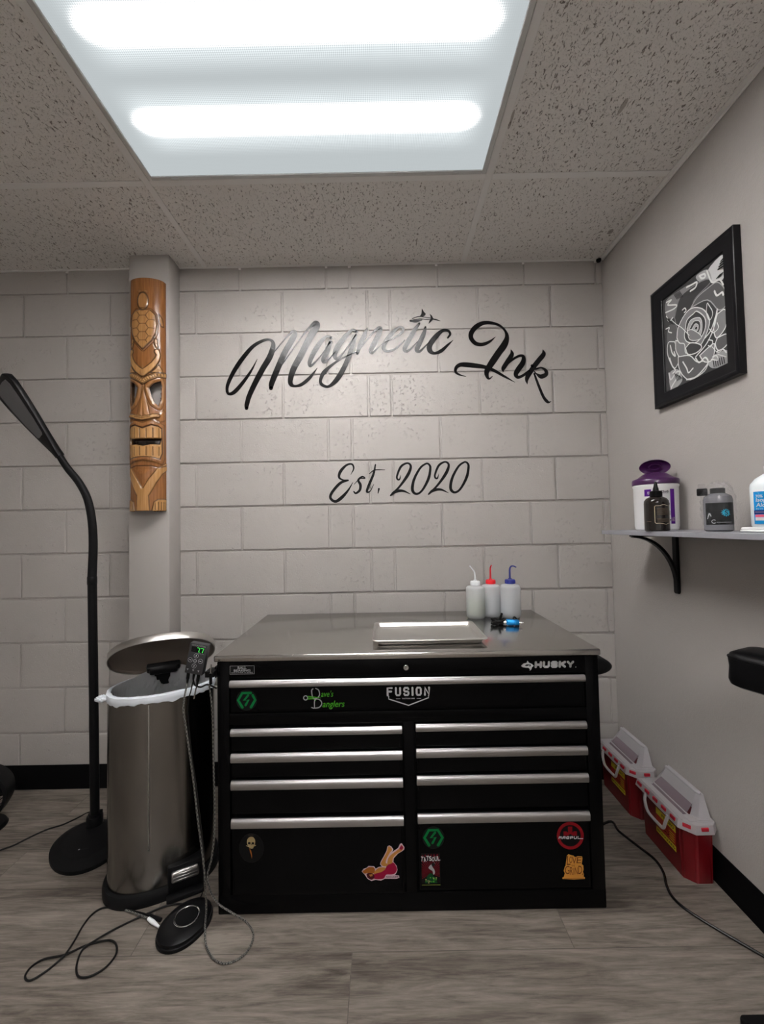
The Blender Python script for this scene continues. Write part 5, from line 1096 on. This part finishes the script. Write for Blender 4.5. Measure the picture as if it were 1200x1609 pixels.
# ================================================================== sharps boxes
def sharps(label):
    """box with its long side on the wall: local origin at the floor, front end at y = 0, wall side at x = 0"""
    r = thing('sharps_container', label, 'sharps container', (0, 0, 0), 'sharps containers by the right wall')
    def out(e, L=.238, w=.092, c=.030): return [(-w - e, L + e), (-w - e, c - e * .4), (-w + c - e * .6, -e), (-.012, -e), (e, .010), (e, L + e)]
    def lv(e, z, **k): return [(x, y, z) for x, y in out(e, **k)]
    bm = B(); add_loft(bm, [lv(-.008, 0), lv(-.006, .002), lv(.0, .172), lv(.001, .176)]); bmesh.ops.bevel(bm, geom=[e for e in bm.edges if abs(e.verts[0].co.z - e.verts[1].co.z) > .05], offset=.006, segments=3, affect='EDGES'); obj('box', bm, M_REDSHARP, r)
    bm = B(); add_loft(bm, [lv(.010, .164), lv(.012, .166), lv(.007, .192), lv(.003, .194), lv(-.010, .195), lv(-.012, .190)], False, False)
    # raised hood against the wall with the slot opening towards the room
    def hood(z, xi, e): return [(-.060 + xi, .215 - e), (-.060 + xi, .030 + e), (-.045, .012 + e), (-.004, .010 + e), (-.002, .03 + e), (-.002, .225 - e)]
    t = bmesh.new(); base = [t.verts.new((x, y, .194)) for x, y in hood(0, 0, 0)]; topv = [t.verts.new((x, y, .258)) for x, y in [(-.018, .200), (-.018, .055), (-.014, .042), (-.004, .040), (-.002, .05), (-.002, .21)]]
    for k in range(6):
        if k == 0: continue
        t.faces.new((base[k], base[(k + 1) % 6], topv[(k + 1) % 6], topv[k]))
    t.faces.new(topv); bmesh.ops.recalc_face_normals(t, faces=t.faces); merge(bm, t)
    t = bmesh.new(); t.faces.new([t.verts.new(p_) for p_ in ((-.036, .206, .221), (-.036, .044, .221), (-.018, .055, .258), (-.018, .200, .258))]); merge(bm, t)
    t = bmesh.new(); t.faces.new([t.verts.new(p_) for p_ in ((-.036, .044, .221), (-.060, .030, .194), (-.045, .012, .194), (-.014, .042, .258), (-.018, .055, .258))]); merge(bm, t)
    # deck around the slot
    add_box(bm, (-.094, .02, .190), (-.072, .232, .196), .001, 1); add_box(bm, (-.074, .205, .190), (.0, .236, .196), .001, 1); add_box(bm, (-.076, .006, .190), (-.002, .040, .197), .001, 1)
    add_tube(bm, [(-.060, .215, .197), (-.060, .035, .197), (-.045, .016, .198), (-.006, .012, .198)], .0032, 8); add_tube(bm, [(-.018, .200, .259), (-.018, .055, .259), (-.012, .042, .258)], .0045, 8)
    for k in range(5): add_lathe(bm, [(0, .196), (.006, .196), (.005, .202), (0, .203)], 12, (-.030 - .006 * (k % 2), .034 + .004 * k, 0))
    lid_ = obj('lid', bm, M_LIDPE, r, 'frosted white lid', angle=30)
    bm = B(); t = bmesh.new(); qv = [t.verts.new(p_) for p_ in ((-.070, .207, .191), (-.070, .040, .191), (-.036, .050, .222), (-.036, .203, .222))]; t.faces.new(qv); merge(bm, t)
    bmesh.ops.solidify(bm, geom=bm.faces[:], thickness=.0012); obj('flap', bm, M_LIDCLR, lid_, 'clear lilac drop flap', angle=0)
    ring_ = out(.0105); EL = [(ring_[0], ring_[1], .026, 5), (ring_[1], ring_[2], .022, 1), (ring_[2], ring_[3], .022, 1)]
    for a, b, w, n_ in EL:
        a, b = Vector((*a, 0)), Vector((*b, 0)); d = (b - a).normalized(); L = (b - a).length
        for k in range(n_):
            c = a + d * (L * (k + .5) / n_); bm = B(); add_box(bm, (-w / 2 if n_ == 1 else -.011, -.0026, .1765), (w / 2 if n_ == 1 else .011, .0026, .187), .0008, 1, M=Matrix.Translation(c) @ Matrix.Rotation(math.atan2(d.y, d.x), 4, 'Z'))
            obj('tab', bm, M_REDSLOT, lid_, 'red tab showing through the lid rim')
    bm = B(); hx = -.092 - .013; add_tube(bm, [(hx + .003, .190, .172), (hx - .004, .186, .150), (hx - .006, .172, .126), (hx - .006, .150, .118), (hx - .006, .105, .118), (hx - .006, .085, .122), (hx - .005, .075, .145), (hx + .003, .072, .172)], .0052, 10, smooth=4); obj('carry_handle', bm, M_LIDPE, r, 'white carrying handle')
    q = Print((-.0922, 0, 0), (0, -1, 0), (0, 0, 1), (-1, 0, .0)); q.h = .0006
    def Y(a): return -a
    q.rect(-.150, .128, -.050, .150, M_YELLOW); q.rect(-.150, .086, -.050, .127, M_REDLAB); q.rect(-.150, .066, -.050, .084, M_YELLOW)
    q.text('BIOHAZARD', -.145, .0715, -.055, .079, M_TEXTBLK, .02); q.text('PELIGRO', -.120, .134, -.058, .144, M_TEXTBLK, .02)
    for a in (90, 210, 330): q.ring(-.098 + .008 * math.cos(math.radians(a)), .106 + .008 * math.sin(math.radians(a)), .0075, .0055, M_PBLACK, a0=a - 130 + 0, a1=a + 130)
    for k in range(4): q.rect(-.080, .092 + k * .008, -.056, .0945 + k * .008, M_YELLOW)
    lb = q.build('label', r, 'yellow and red biohazard label'); return r
s1 = sharps('nearer red sharps box with white lid along the right wall'); s2 = copy_tree(s1); s2['label'] = 'further red sharps box half hidden behind the tool chest'
s1.location = (XR - .0128, -.574, 0); s2.location = (XR - .0128, -.284, 0); s2.rotation_euler = (0, 0, 0)

# ================================================================== black cable, right of the chest
tag(obj('power_cable', (lambda bm: (add_tube(bm, [Vector((.672, -.30, .0045)), Vector((.676, -.38, .0045))] + [at(u, v, z=.0045) for u, v in ((956, 1291), (972, 1306), (1000, 1328), (1028, 1350), (1042, 1371), (1047, 1391), (1056, 1409), (1075, 1427), (1110, 1450), (1150, 1474), (1200, 1503), (1260, 1540))], .0042, 10, smooth=6), bm)[1])(B()), mat('glossy_black_cable', (.008, .008, .008), .25)), 'black power cable curving out from behind the tool chest', 'cable')

# ================================================================== arm rest stand at the right edge
ar = thing('arm_rest', 'black padded arm rest on a stand at the right edge', 'arm rest', (.93, -1.08, 0))
dA = Vector((.40, -.92, 0)).normalized(); wA = Vector((-dA.y, dA.x, 0)); oA = Vector((.862, -.912, 0))
AMx = Matrix(((wA.x, dA.x, 0, oA.x), (wA.y, dA.y, 0, oA.y), (0, 0, 1, 0), (0, 0, 0, 1)))
def pad(e, z): return [(x, y, z) for x, y in rrect(-.062 + e, -.010 + e, .062 - e, .30 - e, .034 - e * .6, 8)]
bm = B(); add_loft(bm, [pad(.012, .767), pad(.003, .772), pad(.0, .782), pad(.002, .812), pad(.0, .832), pad(.004, .842), pad(.014, .848), pad(.030, .850)], M=AMx); obj('pad', bm, M_BVINYL, ar)
bm = B(); add_tube(bm, [AMx @ Vector(p_) for p_ in [tuple(v) for v in pad(.0008, .834)]], .0022, 8, closed=True); obj('piping', bm, M_BVINYL, ar)
pcx = oA + dA * .19; bm = B(); add_lathe(bm, [(0, .02), (.016, .02), (.016, .42), (.022, .422), (.022, .47), (.012, .474), (.012, .768), (0, .768)], 24, (pcx.x, pcx.y, 0)); obj('column', bm, M_BPLAST, ar)
bm = B(); add_prism(bm, rrect(.794, -1.24, 1.024, -.938, .012), 2, .001, .022, .003, 2); obj('base_plate', bm, M_BPLAST, ar)

# dark plug in the ceiling corner
bm = B(); add_lathe(bm, [(0, 0), (.009, 0), (.011, .004), (.011, .011), (0, .011)], 16, (XR - .020, -.020, ZC - .0155)); tag(obj('cable_plug', bm, M_BPLAST), 'tiny dark plug in the ceiling corner above the sign', 'plug')
